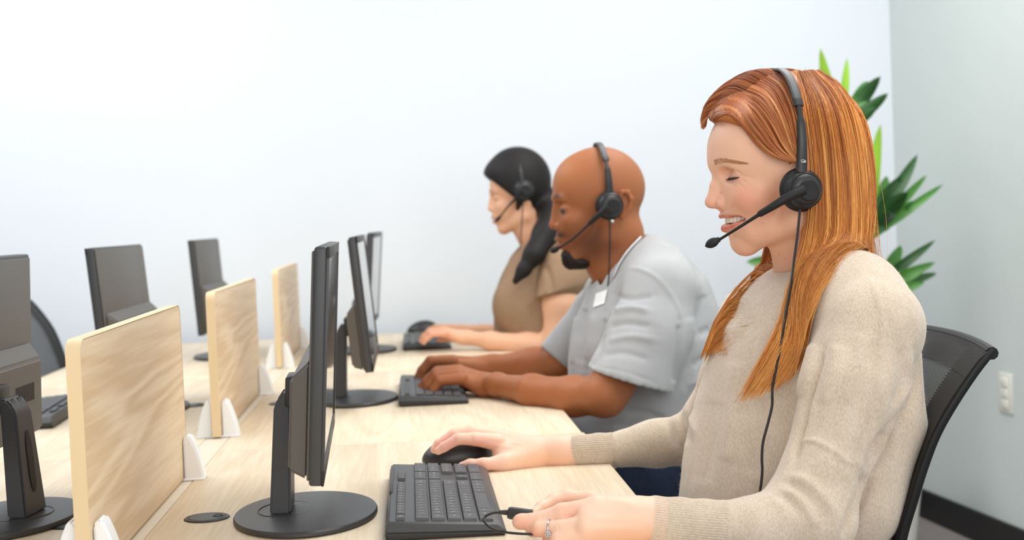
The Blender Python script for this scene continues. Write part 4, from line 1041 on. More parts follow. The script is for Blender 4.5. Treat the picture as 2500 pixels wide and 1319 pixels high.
    a, b, rt_ = tip; d = np.array(b)-np.array(a); Lh = np.linalg.norm(d); d /= Lh; P = [a+d*Lh*u for u in np.linspace(0, 1, 9)]
    bm = bmesh.new(); tube(bm, np.array(P)-o0, rt_*np.array([.5, .58, .8, .96, 1, .98, .86, .6, .15]), 14); fin('microphone', bm, M_cushion, t)
    if cable is not None:
        C = catmull(cable, 8); bm = bmesh.new(); tube(bm, C-o0, cabr, 8); fin('cable', bm, M_cable, t)
    return t
def push_out(P, sdfs):
    P = np.array(P)
    for sdf, dist in sdfs:
        for _ in range(5):
            d = sdf.at(P); m = d < dist; dirn = CAM-P; dirn /= np.linalg.norm(dirn, axis=1)[:, None]; P[m] += dirn[m]*(dist-d[m])[:, None]
    return P
band = [(-5, 2, 93), (-5, 45, 95), (-3, 85, 87), (0, 116, 66), (3, 134, 38), (4, 139, 0), (3, 134, -38), (0, 116, -65), (-3, 85, -84), (-5, 45, -90), (-5, 8, -86)]
cab = [(1953, 512, 1.752), (1950, 545, 1.748), (1945, 590, 1.745), (1938, 640, 1.74), (1930, 700, 1.735), (1918, 770, 1.72), (1907, 840, 1.70), (1896, 895, 1.69), (1886, 950, 1.68), (1885, 990, 1.68), (1876, 1030, 1.68), (1863, 1080, 1.68), (1860, 1120, 1.68), (1861, 1150, 1.68), (1857, 1190, 1.68), (1850, 1228, 1.68)]
cabp = push_out([at(*p) for p in cab], [(MS, .014), (SW, .016)])
headset(H1, 'black headset with boom microphone worn over long copper hair', (-6, -20, 84), band,
        [(at(1962, 463, 1.745), .0068), (at(1930, 478, 1.742), .0062), (at(1890, 502, 1.745), .0050), (at(1856, 522, 1.755), .0042), (at(1850, 526, 1.757), .0024), (at(1800, 558, 1.77), .0019), (at(1752, 588, 1.79), .0018)],
        (at(1757, 584, 1.788), at(1722, 602, 1.795), .0062), cabp, math.radians(10), logo=True)
# plug and short lead in her near hand
lead = thing('cable_plug', 'black connector plug on a thin lead held in the near hand over the keyboard', 'cable plug', at(1262, 1254, 1.635)); o0 = np.array(lead.location)
a = at(1240, 1252, 1.64); b = at(1300, 1260, 1.635); bm = bmesh.new(); tube(bm, [a-o0, a*.9+b*.1-o0, b-o0], [.85, 1, 1], 8, (np.array([0, 0, 1.0]), .0068, .0075)); fin('plug_body', bm, M_blk2, lead)
a2 = at(1218, 1251, 1.64); bm = bmesh.new(); tube(bm, [a2-o0, a-o0], [.0024, .0034], 10); fin('strain_relief', bm, M_blk2, lead)
C = catmull([at(1222, 1251, 1.64), at(1200, 1254, 1.64), at(1184, 1263, 1.64), at(1182, 1272, 1.635), at(1196, 1288, 1.62), at(1222, 1298, 1.61), at(1260, 1303, 1.60), at(1300, 1305, 1.60), at(1345, 1308, 1.60)], 8)
bm = bmesh.new(); tube(bm, C-o0, .0015, 8); fin('lead', bm, M_cable, lead)
# ------------------------------------------------------------------ mice
def mouse(c, rz, label):
    t = thing('computer_mouse', label, 'mouse', (c[0], c[1], DESK), 0, None); Sx, Sy = (.052, .031)
    S = Sdf(); p = np.array([c[0], c[1], DESK]); ca, sa = math.cos(rz), math.sin(rz); R = np.array([[ca, sa, 0], [-sa, ca, 0], [0, 0, 1]])
    S.ell(p+R.T@np.array([.004, 0, .004]), (.052, .031, .038), R, .01); S.ell(p+R.T@np.array([-.012, 0, .006]), (.044, .029, .022), R, .014)
    S.fn(lambda P: P[:, 2]-(DESK+.0015), p-.2, p+np.array([.2, .2, .0015])-np.array([0, 0, 0]), .003, True)
    V, Q = S.mesh(.0016, relax=2); raw_mesh('shell', V, Q, M_blk2, t)
    a = p+R.T@np.array([-.030, 0, .0215]); bm = bmesh.new(); Mx = Matrix.Translation(Vector(a)-t.location) @ Matrix.Rotation(rz, 4, 'Z') @ Matrix.Rotation(PI/2, 4, 'X')
    lathe(bm, [(0, -.003), (.009, -.003), (.0098, -.001), (.0098, .001), (.009, .003), (0, .003)], 24, M=Mx); fin('scroll_wheel', bm, M_blk, t)
    return t
mouse(atz(1120, 1136, DESK)[:2]+np.array([0, .030]), .1, 'black mouse under the red-haired woman\'s far hand')
m2 = atz(1034, 812, DESK); mouse(m2[:2], .1, 'small dark mouse behind the farthest keyboard, near the dark-haired woman\'s fingers')

# ------------------------------------------------------------------ office chairs
M_mesh = bpy.data.materials.new('chair_mesh'); M_mesh.use_nodes = True
nt = M_mesh.node_tree; Nn_ = nt.nodes; Ln = nt.links; b_ = Nn_['Principled BSDF']; b_.inputs['Base Color'].default_value = s2l((24, 24, 25)); b_.inputs['Roughness'].default_value = .6
tc = Nn_.new('ShaderNodeTexCoord'); sp = Nn_.new('ShaderNodeSeparateXYZ'); Ln.new(tc.outputs['Object'], sp.inputs[0])
def msin(o, f):
    a = Nn_.new('ShaderNodeMath'); a.operation = 'MULTIPLY'; a.inputs[1].default_value = f; Ln.new(o, a.inputs[0]); b = Nn_.new('ShaderNodeMath'); b.operation = 'SINE'; Ln.new(a.outputs[0], b.inputs[0]); return b.outputs[0]
mm = Nn_.new('ShaderNodeMath'); mm.operation = 'MULTIPLY'; Ln.new(msin(sp.outputs[1], 1900), mm.inputs[0]); Ln.new(msin(sp.outputs[2], 1900), mm.inputs[1])
gt = Nn_.new('ShaderNodeMath'); gt.operation = 'LESS_THAN'; gt.inputs[1].default_value = .55; Ln.new(mm.outputs[0], gt.inputs[0]); Ln.new(gt.outputs[0], b_.inputs['Alpha'])
M_chair = mat('chair_black', (20, 20, 21), .45, .3)
M_seat = mat('seat_fabric', (40, 40, 43), .9, .2, bump=(500, .4, .001))
def office_chair(loc, rz, label, group=None):
    """local: the sitter faces -x; back at +x; origin on the floor under the gas lift"""
    t = thing('office_chair', label, 'chair', (loc[0], loc[1], 0), rz, group)
    W2 = .225
    side = [(.452, .925), (.432, .904), (.403, .865), (.379, .826), (.362, .785), (.348, .742), (.336, .703), (.322, .64), (.306, .57), (.29, .50), (.28, .46)]
    Cs = catmull([(x, 0, z) for x, z in side], 6)
    for s in (-1, 1):
        P = Cs.copy(); P[:, 1] = s*(W2-.03*np.linspace(0, 1, len(P))**2); P[:, 0] -= .0
        bm = bmesh.new(); tube(bm, P, np.interp(np.linspace(0, 1, len(P)), [0, .06, .5, 1], [.55, .9, 1, 1.15]), 12, (np.array([1., 0, .4]), .0062, .0055)); fin('side_frame', bm, M_chair, t, angle=50)
    # top bar
    y = np.linspace(-1, 1, 21); P = np.stack([.450+.024*(1-y*y), y*W2, .920+.006*(1-y*y)], 1); bm = bmesh.new(); tube(bm, P, .008, 10); fin('top_bar', bm, M_chair, t)
    # mesh panel
    ny, nz = 41, len(Cs); V = []
    for j in range(ny):
        yy = -1+2*j/(ny-1)
        for i in range(nz):
            f = i/(nz-1); V.append((Cs[i, 0]-.004+.024*(1-yy*yy)*(1-.4*f), yy*(W2-.001-.03*f*f), Cs[i, 2]+.005*(1-yy*yy)*(1-f)))
    Fq = [(j*nz+i, j*nz+i+1, (j+1)*nz+i+1, (j+1)*nz+i) for j in range(ny-1) for i in range(nz-1)]
    mesh_obj('mesh_back', V, Fq, M_mesh, t)
    # folded double layer along the top and the sides
    V2 = []; 
    for j in range(ny):
        yy = -1+2*j/(ny-1)
        for i in range(9):
            k_ = i*1.0; f = k_/(nz-1); a = np.array([np.interp(k_, range(nz), Cs[:, 0]), np.interp(k_, range(nz), Cs[:, 2])])
            V2.append((a[0]-.0065+.024*(1-yy*yy)*(1-.4*f), yy*(W2-.004), a[1]+.006*(1-yy*yy)*(1-f)))
    Fq = [(j*9+i, j*9+i+1, (j+1)*9+i+1, (j+1)*9+i) for j in range(ny-1) for i in range(8)]
    mesh_obj('top_hem', V2, Fq, M_mesh, t)
    for s in (-1, 1):
        V3 = []; Fq = []
        for i in range(nz):
            f = i/(nz-1)
            for q in range(5):
                yy = s*(1-.085*q); V3.append((Cs[i, 0]-.0060+.024*(1-yy*yy)*(1-.4*f), yy*(W2+.001-.03*f*f), Cs[i, 2]+.005*(1-yy*yy)*(1-f)))
        Fq = [(i*5+q, i*5+q+1, (i+1)*5+q+1, (i+1)*5+q) for i in range(nz-1) for q in range(4)]
        hm = mesh_obj('side_hem', V3, Fq, M_mesh, t)
        bm = bmesh.new()
        for i in range(2, nz-1):
            for u in (0.0, .5):
                yy = s*(1-.34); f = (i+u)/(nz-1); cx = np.interp(i+u, range(nz), Cs[:, 0]); cz = np.interp(i+u, range(nz), Cs[:, 2])
                x = cx-.0072+.024*(1-yy*yy)*(1-.4*f); yv = yy*(W2-.003-.03*f*f); bx(bm, (x-.0006, yv-.003, cz-.0015), (x+.0006, yv+.003, cz+.0015))
        st = fin('stitching', bm, M_dstitch, hm, smooth=False); st['kind'] = 'stuff'
    bm = bmesh.new(); P = catmull([(.345, 0, .60), (.32, 0, .50), (.20, 0, .42), (.05, 0, .40)], 6); tube(bm, P, 1, 12, (np.array([1., 0, .3]), .012, .035)); fin('spine', bm, M_chair, t, angle=50)
    y = np.linspace(-1, 1, 15); P = np.stack([.282+.03*(1-y*y), y*(W2-.03), np.full(15, .475)], 1); bm = bmesh.new(); tube(bm, P, .010, 10); fin('lower_bar', bm, M_chair, t)
    bm = bmesh.new(); bx(bm, (-.26, -.24, .405), (.21, .24, .465), .028, 4); fin('seat', bm, M_seat, t)
    bm = bmesh.new(); bx(bm, (-.10, -.09, .375), (.10, .09, .408), .008, 2); fin('mechanism', bm, M_chair, t)
    bm = bmesh.new(); lathe(bm, [(0, .09), (.028, .09), (.028, .25), (.018, .25), (.018, .38), (0, .38)], 24); fin('gas_lift', bm, M_chair, t)
    for k in range(5):
        a = 2*PI*k/5+.3; bm = bmesh.new(); d = np.array([math.cos(a), math.sin(a), 0]); tube(bm, [np.array([0, 0, .11])+d*.02, np.array([0, 0, .095])+d*.16, np.array([0, 0, .075])+d*.30], [1.2, 1, .75], 10, (np.array([0, 0, 1.]), .018, .024)); fin('base_leg', bm, M_chair, t, angle=50)
        bm = bmesh.new(); Mx = Matrix.Translation(Vector(d*.30)+Vector((0, 0, .029))) @ Matrix.Rotation(a, 4, 'Z') @ Matrix.Rotation(PI/2, 4, 'Y')
        for s in (-.011, .011): lathe(bm, [(0, s-.008), (.026, s-.008), (.029, s-.005), (.029, s+.005), (.026, s+.008), (0, s+.008)], 20, M=Mx)
        bx(bm, (-.010, -.010, .03), (.010, .010, .07), .003, 1, Matrix.Translation(Vector(d*.30))); fin('caster', bm, M_chair, t)
    return t
M_dstitch = mat('stitch_grey', (92, 92, 96), .7)
ch = office_chair((.245, 1.895), 0, 'black mesh-back office chair behind the red-haired woman')
def chair_copy(loc, rz, label):
    c = copy_tree(ch); c.location = (loc[0], loc[1], 0); c.rotation_euler = (0, 0, rz); c['label'] = label; return c
chair_copy((-.74, 4.27), PI+.0, 'empty mesh-back office chair far left beyond the left-hand desks')
chair_copy((.30, 3.02), 0, 'office chair under the man in the grey shirt, its dark seat behind his legs')
# ------------------------------------------------------------------ the man in grey
Y2 = 2.98
man = thing('person', 'bald bearded man in grey t-shirt with white name sticker, typing on keyboard', 'person', (float(at(1570, 900, Y2)[0]), Y2, 0))
H2 = Frame(1455, 480, Y2)
def head2(h, ears=True):
    S = Sdf(); E, Cp = head(h, S)
    E((-8, 18, 0), (96, 87, 76)); E((34, 24, 0), (55, 60, 60), 14); E((34, -58, 0), (50, 64, 53), 14)
    for s in (-1, 1):
        Cp((40, -122, s*9), (-24, -86, s*52), 21, 18, 14); Cp((-24, -86, s*52), (-26, -25, s*60), 18, 20, 14)
        E((52, -50, s*34), (20, 18, 18), 14); Cp((87, -3, s*9), (74, -4, s*40), 8, 8, 8); E((84, -23, s*30), (14, 10, 14), 8, True)
        E((66, -26, s*31), (13.4, 12.6, 14.5), 4)
    E((46, -126, 0), (19, 20, 24), 10); E((54, -90, 0), (30, 26, 30), 10)
    Cp((85, -16, 0), (88, -50, 0), 6.5, 9, 8); E((89.5, -60, 0), (10.5, 9.5, 11), 6)
    for s in (-1, 1): E((78, -63, s*13), (11, 9, 8), 4); E((80, -72, s*7), (5, 2.6, 3.2), 2, True)
    for L in ([((83, -90, 0), 4.8), ((78, -91, 14), 4.2), ((62, -95, 30), 2)], [((77, -104, 0), 6.5), ((72, -103, 14), 5.5), ((58, -98, 29), 2)]):
        for s in (-1, 1): S.chain([(h(a, b, s*c), r*h.k) for (a, b, c), r in L], .004)
    E((80, -97, 0), (12, 1.6, 22), 2, True)
    for s in ((-1, 1) if ears else ()):                            # ears: rim, lobe, hollow
        S.chain([(h(-30, -34, s*76), 4*h.k), (h(-36, -10, s*82), 4*h.k), (h(-42, 8, s*84), 4.5*h.k), (h(-54, 8, s*87), 4.5*h.k), (h(-62, -6, s*88), 4.5*h.k), (h(-58, -26, s*84), 4.5*h.k), (h(-44, -44, s*79), 6*h.k)], .004)
        E((-46, -16, s*77), (16, 24, 6), 6); 
    return S
S = head2(H2)
S.chain([(H2(-42, -80), .060), (at(1507, 640, Y2), .060), (at(1540, 700, Y2), .063), (at(1570, 770, Y2), .09)], .025)
V, Q = S.mesh(.0024, relax=2); N = normals(V, Q); LV = H2.loc(V)
for ln in ([(1346, 495), (1362, 497), (1380, 503)], [(1364, 512), (1374, 515), (1386, 514)]): V = emboss(V, N, ln, 3, -.001)
SKM = (166, 102, 64)
cm = np.tile(np.array(s2l(SKM)[:3]), (len(V), 1)); L = LV.copy(); L[:, 2] = np.abs(L[:, 2])
def blm(col, L, c, r, rgb, a): blob_col(col, L, c, r, rgb, a)
blm(cm, L, (75, 40, 30), (40, 40, 50), (196, 128, 78), .5); blm(cm, L, (10, -100, 45), (60, 46, 42), (88, 48, 30), .9); blm(cm, L, (78, -81, 16), (18, 8, 26), (48, 32, 28), .9); blm(cm, L, (80, 0, 27), (22, 6, 19), (54, 32, 24), 1.0)
blm(cm, L, (78, -104, 8), (12, 5, 20), (150, 84, 74), .7); blm(cm, L, (72, -28, 31), (9, 3, 12), (66, 40, 34), .6); blm(cm, L, (-60, 60, 0), (80, 60, 120), (160, 104, 72), .5)
HV, HQ, HC = V, Q, cm
S = Sdf()
W([(1600, 730, 2.80, 52), (1570, 830, 2.76, 52), (1500, 930, 2.72, 50), (1476, 966, 2.71, 50)], .02)
W([(1478, 966, 2.71, 50), (1400, 968, 2.78, 47), (1300, 955, 2.86, 38), (1215, 940, 2.98, 26), (1185, 938, 3.02, 26)], .02)
W([(1190, 938, 3.02, 25), (1130, 912, 3.07, 18)], .012); W([(1185, 945, 3.02, 24), (1125, 920, 3.04, 17)], .012); W([(1185, 948, 3.01, 22), (1135, 930, 3.01, 15)], .012)
for (x, y, Y, dx, dy) in ((1122, 908, 3.08, -4, -3), (1118, 912, 3.055, 0, 2), (1120, 918, 3.03, 6, 6), (1128, 928, 3.005, 14, 8)):
    W([(x, y-3, Y, 15.5), (x-54, y+dy*.3, Y, 13.5), (x-77+dx*.5, y+21+dy*.4, Y, 11.5), (x-91+dx, y+38+dy*.5, Y, 9)], .003)
W([(1180, 950, 3.04, 18), (1140, 944, 3.10, 12), (1105, 948, 3.12, 10), (1085, 955, 3.12, 8)], .006)
# far arm and hand
W([(1436, 790, 3.17, 30), (1388, 865, 3.20, 37), (1378, 885, 3.21, 37)], .02)
W([(1382, 880, 3.21, 46), (1300, 890, 3.24, 38), (1200, 893, 3.28, 24), (1170, 892, 3.29, 20)], .02)
W([(1175, 892, 3.29, 20), (1108, 882, 3.30, 15)], .012); W([(1175, 896, 3.27, 19), (1108, 888, 3.26, 14)], .012)
for (x, y, Y, dx) in ((1106, 880, 3.24, 0), (1104, 880, 3.265, -4), (1106, 881, 3.29, -2), (1110, 884, 3.315, 4)):
    W([(x, y, Y, 14), (x-54, y+1, Y, 12), (x-73+dx*.5, y+24, Y, 10.5), (x-83+dx, y+46, Y, 8.5)], .003)
V, Q = S.mesh(.0028, relax=2); p = pix(V); cm2 = np.tile(np.array(s2l((170, 105, 66))[:3]), (len(V), 1))
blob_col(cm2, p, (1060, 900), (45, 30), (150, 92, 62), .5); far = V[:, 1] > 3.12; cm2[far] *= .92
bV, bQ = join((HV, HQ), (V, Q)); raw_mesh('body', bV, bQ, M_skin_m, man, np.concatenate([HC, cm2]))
S = Sdf(); E, Cp = head(H2, S); E((55, -128, 0), (18, 25, 26), 6); E((32, -138, 0), (30, 15, 36), 10)
V, Q = S.mesh(.003, relax=1); N = normals(V, Q); V = V+N*(rng.normal(0, .0009, len(V)))[:, None]; raw_mesh('beard', V, Q, M_hair_b, man, np.tile(np.array(s2l((34, 26, 24))[:3]), (len(V), 1)))
for s in (1, -1):
    bm = bmesh.new(); bmesh.ops.create_uvsphere(bm, u_segments=20, v_segments=14, radius=.0128); bmesh.ops.translate(bm, verts=bm.verts, vec=Vector(H2(66.6, -27.5, s*31))-man.location)
    fin('eye', bm, M_iris, man)
def shirt2():
    S = Sdf()
    sec = [(1560, 668, 62), (1580, 725, 135), (1583, 820, 172), (1578, 920, 178), (1560, 1040, 160), (1545, 1140, 155)]
    for (x, y, r), (x2, y2, r2_) in zip(sec, sec[1:]): S.cap(at(x, y, Y2), at(x2, y2, Y2), r*Y2/F, r2_*Y2/F, .05, sc_=(1, 1.25, 1))
    S.chain([(at(1585, 640, 2.98), .052), (at(1610, 690, 2.84), .06), (at(1612, 720, 2.79), .066)], .04)
    S.chain([(at(1550, 665, 3.02), .042), (at(1482, 712, 3.12), .042), (at(1452, 752, 3.17), .044)], .03)
    return S
S = shirt2()
hl0, hl1 = at(1434, 901, 2.72), at(1639, 960, 2.74)
S2 = Sdf()
S2.chain([(at(1615, 715, 2.79), .070), (at(1585, 820, 2.76), .080), (at(1530, 950, 2.73), .088)], .02)
S2.chain([(at(1425, 730, 3.17), .055), (at(1370, 880, 3.20), .058)], .02) if False else None
ax_ = at(1530, 950, 2.73)-at(1600, 760, 2.78); e1 = hl1-hl0; nrm_ = np.cross(e1, [0, 1, 0]); nrm_ /= np.linalg.norm(nrm_)
if nrm_@ax_ < 0: nrm_ = -nrm_
big = np.array([.5, .5, .5])
S2.fn(lambda P: (hl0-P)@nrm_, hl0-big, hl0+big, .003, True)
S2.cap(at(1560, 880, 2.75), at(1520, 990, 2.72), .074, .082, .003, sub=True)
S3 = Sdf(); S3.chain([(at(1448, 755, 3.17), .042), (at(1364, 885, 3.20), .056)], .02)
f0, f1 = at(1320, 845, 3.2), at(1392, 905, 3.2); nf = np.cross(f1-f0, [0, 1, 0]); nf /= np.linalg.norm(nf)
if nf@(at(1340, 900, 3.2)-at(1430, 735, 3.2)) < 0: nf = -nf
S3.fn(lambda P: (f0-P)@nf, f0-big, f0+big, .003, True)
TS = Sdf(); TS.p = S.p+[]
def comb(A): return lambda P: A.at(P)
for A, lo, hi in ((S2, at(1530, 830, 2.75)-.25, at(1530, 830, 2.75)+.25), (S3, at(1390, 810, 3.2)-.2, at(1390, 810, 3.2)+.2)): TS.fn(comb(A), lo, hi, .018)
TS.chain([(H2(-42, -100), .062), (at(1507, 640, Y2), .063), (at(1520, 676, Y2), .064)], .006, sub=True)
TS.cap(at(1481, 690, 2.93), at(1500, 650, 2.95), .016, .045, .006, sub=True)
V, Q = TS.mesh(.0050, relax=3); N = normals(V, Q)
for L, wd, am in [
 ([(1535, 655), (1570, 660), (1610, 685), (1645, 730), (1665, 780)], 4, .003), ([(1640, 600), (1690, 660), (1720, 740)], 14, .004),
 ([(1500, 720), (1540, 730), (1600, 722)], 7, -.004), ([(1495, 760), (1540, 752), (1590, 760)], 7, .005), ([(1485, 800), (1530, 790), (1600, 800)], 8, -.004), ([(1480, 835), (1540, 822), (1610, 832)], 8, .004),
 ([(1465, 870), (1520, 862), (1590, 880)], 8, -.003), ([(1660, 780), (1655, 860), (1645, 950)], 7, -.008), ([(1680, 760), (1700, 860), (1690, 960)], 12, .005), ([(1700, 820), (1740, 800)], 9, -.005), ([(1680, 900), (1740, 860)], 9, -.005), ([(1670, 960), (1730, 900)], 9, .004),
 ([(1478, 760), (1462, 860), (1440, 900)], 7, -.006), ([(1430, 740), (1420, 820), (1415, 900)], 8, -.006), ([(1410, 760), (1400, 840), (1398, 900)], 6, .005), ([(1450, 760), (1440, 820), (1430, 890)], 7, .004),
 ([(1444, 893), (1540, 912), (1628, 948)], 2.5, -.0016), ([(1520, 1000), (1580, 1010), (1640, 1040)], 9, -.006), ([(1480, 1050), (1560, 1060), (1620, 1090)], 9, .006)]: V = emboss(V, N, L, wd, am)
M_tee = mat('tshirt_grey', (176, 178, 181), .9, .15, bump=(350, .25, .0012), vary=(18, .07), sheen=.2)
raw_mesh('t_shirt', V, Q, M_tee, man)
legs(float(at(1575, 1100, Y2)[0])-.02, Y2, .585, mat('trousers_navy', (36, 46, 66), .85, .2, bump=(400, .3, .0006), vary=(60, .2)), man, M_shoe)
# collar rib, sticker, necklace
nk = [(1592, 575, 2.98), (1568, 592, 2.90), (1540, 618, 2.885), (1516, 652, 2.89), (1500, 690, 2.91), (1486, 700, 2.95), (1470, 690, 3.0), (1455, 680, 3.05)]
def proj_to(sdf, P, dist, frm=None):
    P = np.array(P)
    for _ in range(6):
        d = sdf.at(P); dirn = CAM-P; dirn /= np.linalg.norm(dirn, axis=1)[:, None]; P += dirn*(dist-d)[:, None]*.8
    return P
c0 = proj_to(TS, [at(1464, 730, 2.9)], .002)[0]
st = thing('name_sticker', 'blank white name sticker on the chest of the man in grey', 'sticker', c0)
P = []
for i in range(9):
    for j in range(9): P.append(at(1449+28*i/8-(j-4)*.9+2, 712+34*j/8-(i-4)*1.3, 2.9))
P = proj_to(TS, P, .0025); P1 = P-np.array(st.location); 
mesh_obj('label', np.concatenate([P1, P1+np.array([0, .0008, 0])]), [(i*9+j, i*9+j+1, (i+1)*9+j+1, (i+1)*9+j) for i in range(8) for j in range(8)]+[(81+i*9+j, 81+(i+1)*9+j, 81+(i+1)*9+j+1, 81+i*9+j+1) for i in range(8) for j in range(8)], M_white, st)
nl = thing('necklace', 'silver bead chain round the neck of the man in grey', 'necklace', at(1536, 609, 2.89))
C = resample(np.array([at(*p) for p in ((1566, 580, 2.90), (1552, 594, 2.885), (1536, 612, 2.88), (1520, 634, 2.88), (1507, 658, 2.885), (1498, 682, 2.90))]), 34)
HS = head2(H2); HS.chain([(H2(-42, -80), .060), (at(1507, 640, Y2), .060), (at(1540, 700, Y2), .063)], .025); C = proj_to(HS, C, .003); C = push_out(C, [(TS, .0035)])
C[:, 0] -= .002
bead = None
for i, p in enumerate(C):
    if bead is None:
        bm = bmesh.new(); bmesh.ops.create_icosphere(bm, subdivisions=2, radius=.0032); bead = fin('bead', bm, M_chrome, nl); b = bead
    else: b = bead.copy(); sc.collection.objects.link(b)
    b.location = Vector(p)-nl.location
es = thing('ear_stud', 'small silver stud in the near ear of the bald man, just below his headset cup', 'earring', at(1495, 541, 2.875))
bm = bmesh.new(); bmesh.ops.create_icosphere(bm, subdivisions=2, radius=.0042); fin('stone', bm, M_chrome, es)
band2 = [(-16, 8, 86), (-14, 40, 88), (-10, 72, 80), (-6, 94, 60), (-4, 108, 32), (-3, 112, 0), (-4, 108, -32), (-6, 94, -60), (-10, 72, -80), (-14, 40, -88), (-16, 8, -86)]
headset(H2, 'black headset with boom microphone worn by the bald man', (-16, -20, 84), band2,
        [(at(1484, 505, 2.85), .0075), (at(1462, 525, 2.855), .006), (at(1440, 545, 2.87), .0045), (at(1436, 549, 2.87), .0026), (at(1400, 582, 2.89), .0022), (at(1364, 606, 2.92), .0022)],
        (at(1366, 604, 2.915), at(1344, 616, 2.93), .0065), [at(1488, 535, 2.865), at(1489, 570, 2.87), at(1488, 620, 2.88), at(1487, 670, 2.885), at(1484, 700, 2.89)], math.radians(10), r=.029, wband=.013)

# ------------------------------------------------------------------ the dark-haired woman
Y3 = 4.2
lady = thing('person', 'woman with black ponytail in brown short-sleeved blouse at the far desk', 'person', (float(at(1340, 800, Y3)[0]), Y3, 0))
H3 = Frame(1262, 466, Y3, scale=.88)
S = head2(H3, ears=False); S.chain([(H3(-38, -90), .050), (at(1300, 560, Y3), .05), (at(1325, 610, Y3), .06)], .02)
V, Q = S.mesh(.0036, relax=2); L = H3.loc(V); L[:, 2] = np.abs(L[:, 2]); cl = np.tile(np.array(s2l((234, 180, 146))[:3]), (len(V), 1))
blm(cl, L, (78, -98, 6), (14, 8, 20), (178, 96, 88), .85); blm(cl, L, (72, -27, 31), (9, 4, 12), (60, 42, 36), .9); blm(cl, L, (84, 0, 26), (16, 4, 16), (80, 60, 50), .7)
a_ = (V, Q, cl); S = Sdf()
W([(1385, 660, 4.02, 40), (1372, 740, 4.0, 45), (1366, 830, 4.0, 40), (1362, 852, 4.0, 36)], .02)
W([(1362, 850, 4.0, 36), (1290, 843, 4.03, 29), (1200, 833, 4.08, 21), (1140, 824, 4.12, 15), (1120, 822, 4.13, 15)], .02)
W([(1125, 822, 4.13, 15), (1080, 808, 4.15, 12)], .01); W([(1125, 826, 4.11, 15), (1082, 812, 4.12, 11)], .01)
for x, y, Y in ((1082, 806, 4.18), (1078, 808, 4.15), (1080, 811, 4.12), (1086, 815, 4.095)): W([(x, y, Y, 9), (x-32, y+2, Y, 7.5), (x-46, y+14, Y, 6.5), (x-52, y+24, Y, 5)], .003)
W([(1120, 828, 4.14, 10), (1090, 828, 4.17, 7), (1070, 832, 4.17, 5.5)], .005)
W([(1235, 812, 4.40, 20), (1180, 806, 4.42, 14), (1130, 804, 4.43, 11), (1090, 800, 4.43, 10)], .01)
for x, y, Y in ((1090, 798, 4.44), (1088, 799, 4.46), (1090, 801, 4.42)): W([(x, y, Y, 7), (x-26, y-1, Y, 6), (x-42, y+6, Y, 5)], .003)
W([(1300, 720, 4.36, 36), (1262, 800, 4.38, 26), (1235, 812, 4.40, 20)], .015)
V, Q = S.mesh(.0036, relax=2); cl2 = np.tile(np.array(s2l((236, 184, 150))[:3]), (len(V), 1)); p = pix(V); blob_col(cl2, p, (1060, 820), (40, 25), (228, 150, 130), .5)
bV, bQ = join(a_[:2], (V, Q)); raw_mesh('body', bV, bQ, M_skin_t, lady, np.concatenate([a_[2], cl2]))
S = Sdf()
sec = [(1335, 612, 52), (1348, 650, 92), (1345, 715, 124), (1338, 790, 122), (1335, 900, 128)]
for (x, y, r), (x2, y2, r2_) in zip(sec, sec[1:]): S.cap(at(x, y, Y3), at(x2, y2, Y3), r*Y3/F, r2_*Y3/F, .05, sc_=(1, 1.15, 1))
S.chain([(at(1360, 610, 4.18), .05), (at(1385, 640, 4.06), .06), (at(1378, 690, 4.01), .065)], .04)
S.ell(at(1262, 745, 4.12), (.07, .07, .07), k=.04)
S.cap(at(1278, 590, Y3), at(1305, 560, Y3), .05, .055, .008, sub=True)
g0, g1 = at(1311, 728, 4.0), at(1406, 694, 4.0); ng = np.cross(g1-g0, [0, 1, 0]); ng /= np.linalg.norm(ng); 
if ng[2] > 0: ng = -ng
q_ = Sdf(); q_.cap(at(1382, 655, 4.02), at(1360, 760, 3.99), .066, .070, .01); q_.fn(lambda P: (g0-P)@ng, g0-big, g0+big, .003, True)
S.fn(comb(q_), g0-.2, g0+.25, .02)
V, Q = S.mesh(.0065, relax=3); N = normals(V, Q)
for L_, wd, am in [([(1290, 600), (1300, 660), (1306, 730)], 6, -.004), ([(1330, 640), (1345, 690), (1350, 720)], 7, -.006), ([(1290, 740), (1310, 780)], 8, -.005)]: V = emboss(V, N, L_, wd, am)
raw_mesh('blouse', V, Q, mat('blouse_brown', (158, 130, 104), .85, .2, bump=(300, .2, .001), vary=(12, .08)), lady)
S = Sdf(); h = H3
S.ell(at(1266, 440, Y3), (.100, .083, .100), h.R @ np.eye(3), .01) if False else S.ell(at(1264, 442, Y3), np.array((100, 102, 88))*.001, h.R, .01)
S.ell(at(1228, 428, Y3), np.array((58, 50, 70))*.001, h.R, .01)
S.fn(lambda P: (lambda q: -((q[:, 1]-(429+.50*(q[:, 0]-1180)))*-.0012))(pix(P)) * 0+(lambda L: np.maximum((L[:, 1]-(34-.80*(88-L[:, 0])))*.001, -(L[:, 0]-8)*.001))(h.loc(P)), h.O-.3, h.O+.3, .006, True)
S.chain([(at(1330, 495, 4.2), .045), (at(1350, 532, 4.14), .040), (at(1334, 572, 4.06), .040), (at(1303, 622, 4.01), .029), (at(1278, 660, 4.0), .019), (at(1258, 687, 4.0), .010)], .015)
V, Q = S.mesh(.005, relax=2); raw_mesh('hair', V, Q, M_hair_b, lady, np.tile(np.array(s2l((30, 27, 27))[:3]), (len(V), 1)))
legs(float(at(1345, 860, Y3)[0])-.02, Y3, .585, mat('trousers_black', (34, 34, 38), .85), lady, M_shoe)
band3 = [(-12, 12, 98), (-8, 45, 98), (-4, 80, 88), (-2, 105, 62), (0, 118, 32), (0, 121, 0), (0, 118, -32), (-2, 105, -62), (-4, 80, -88), (-8, 45, -98), (-12, 12, -98)]
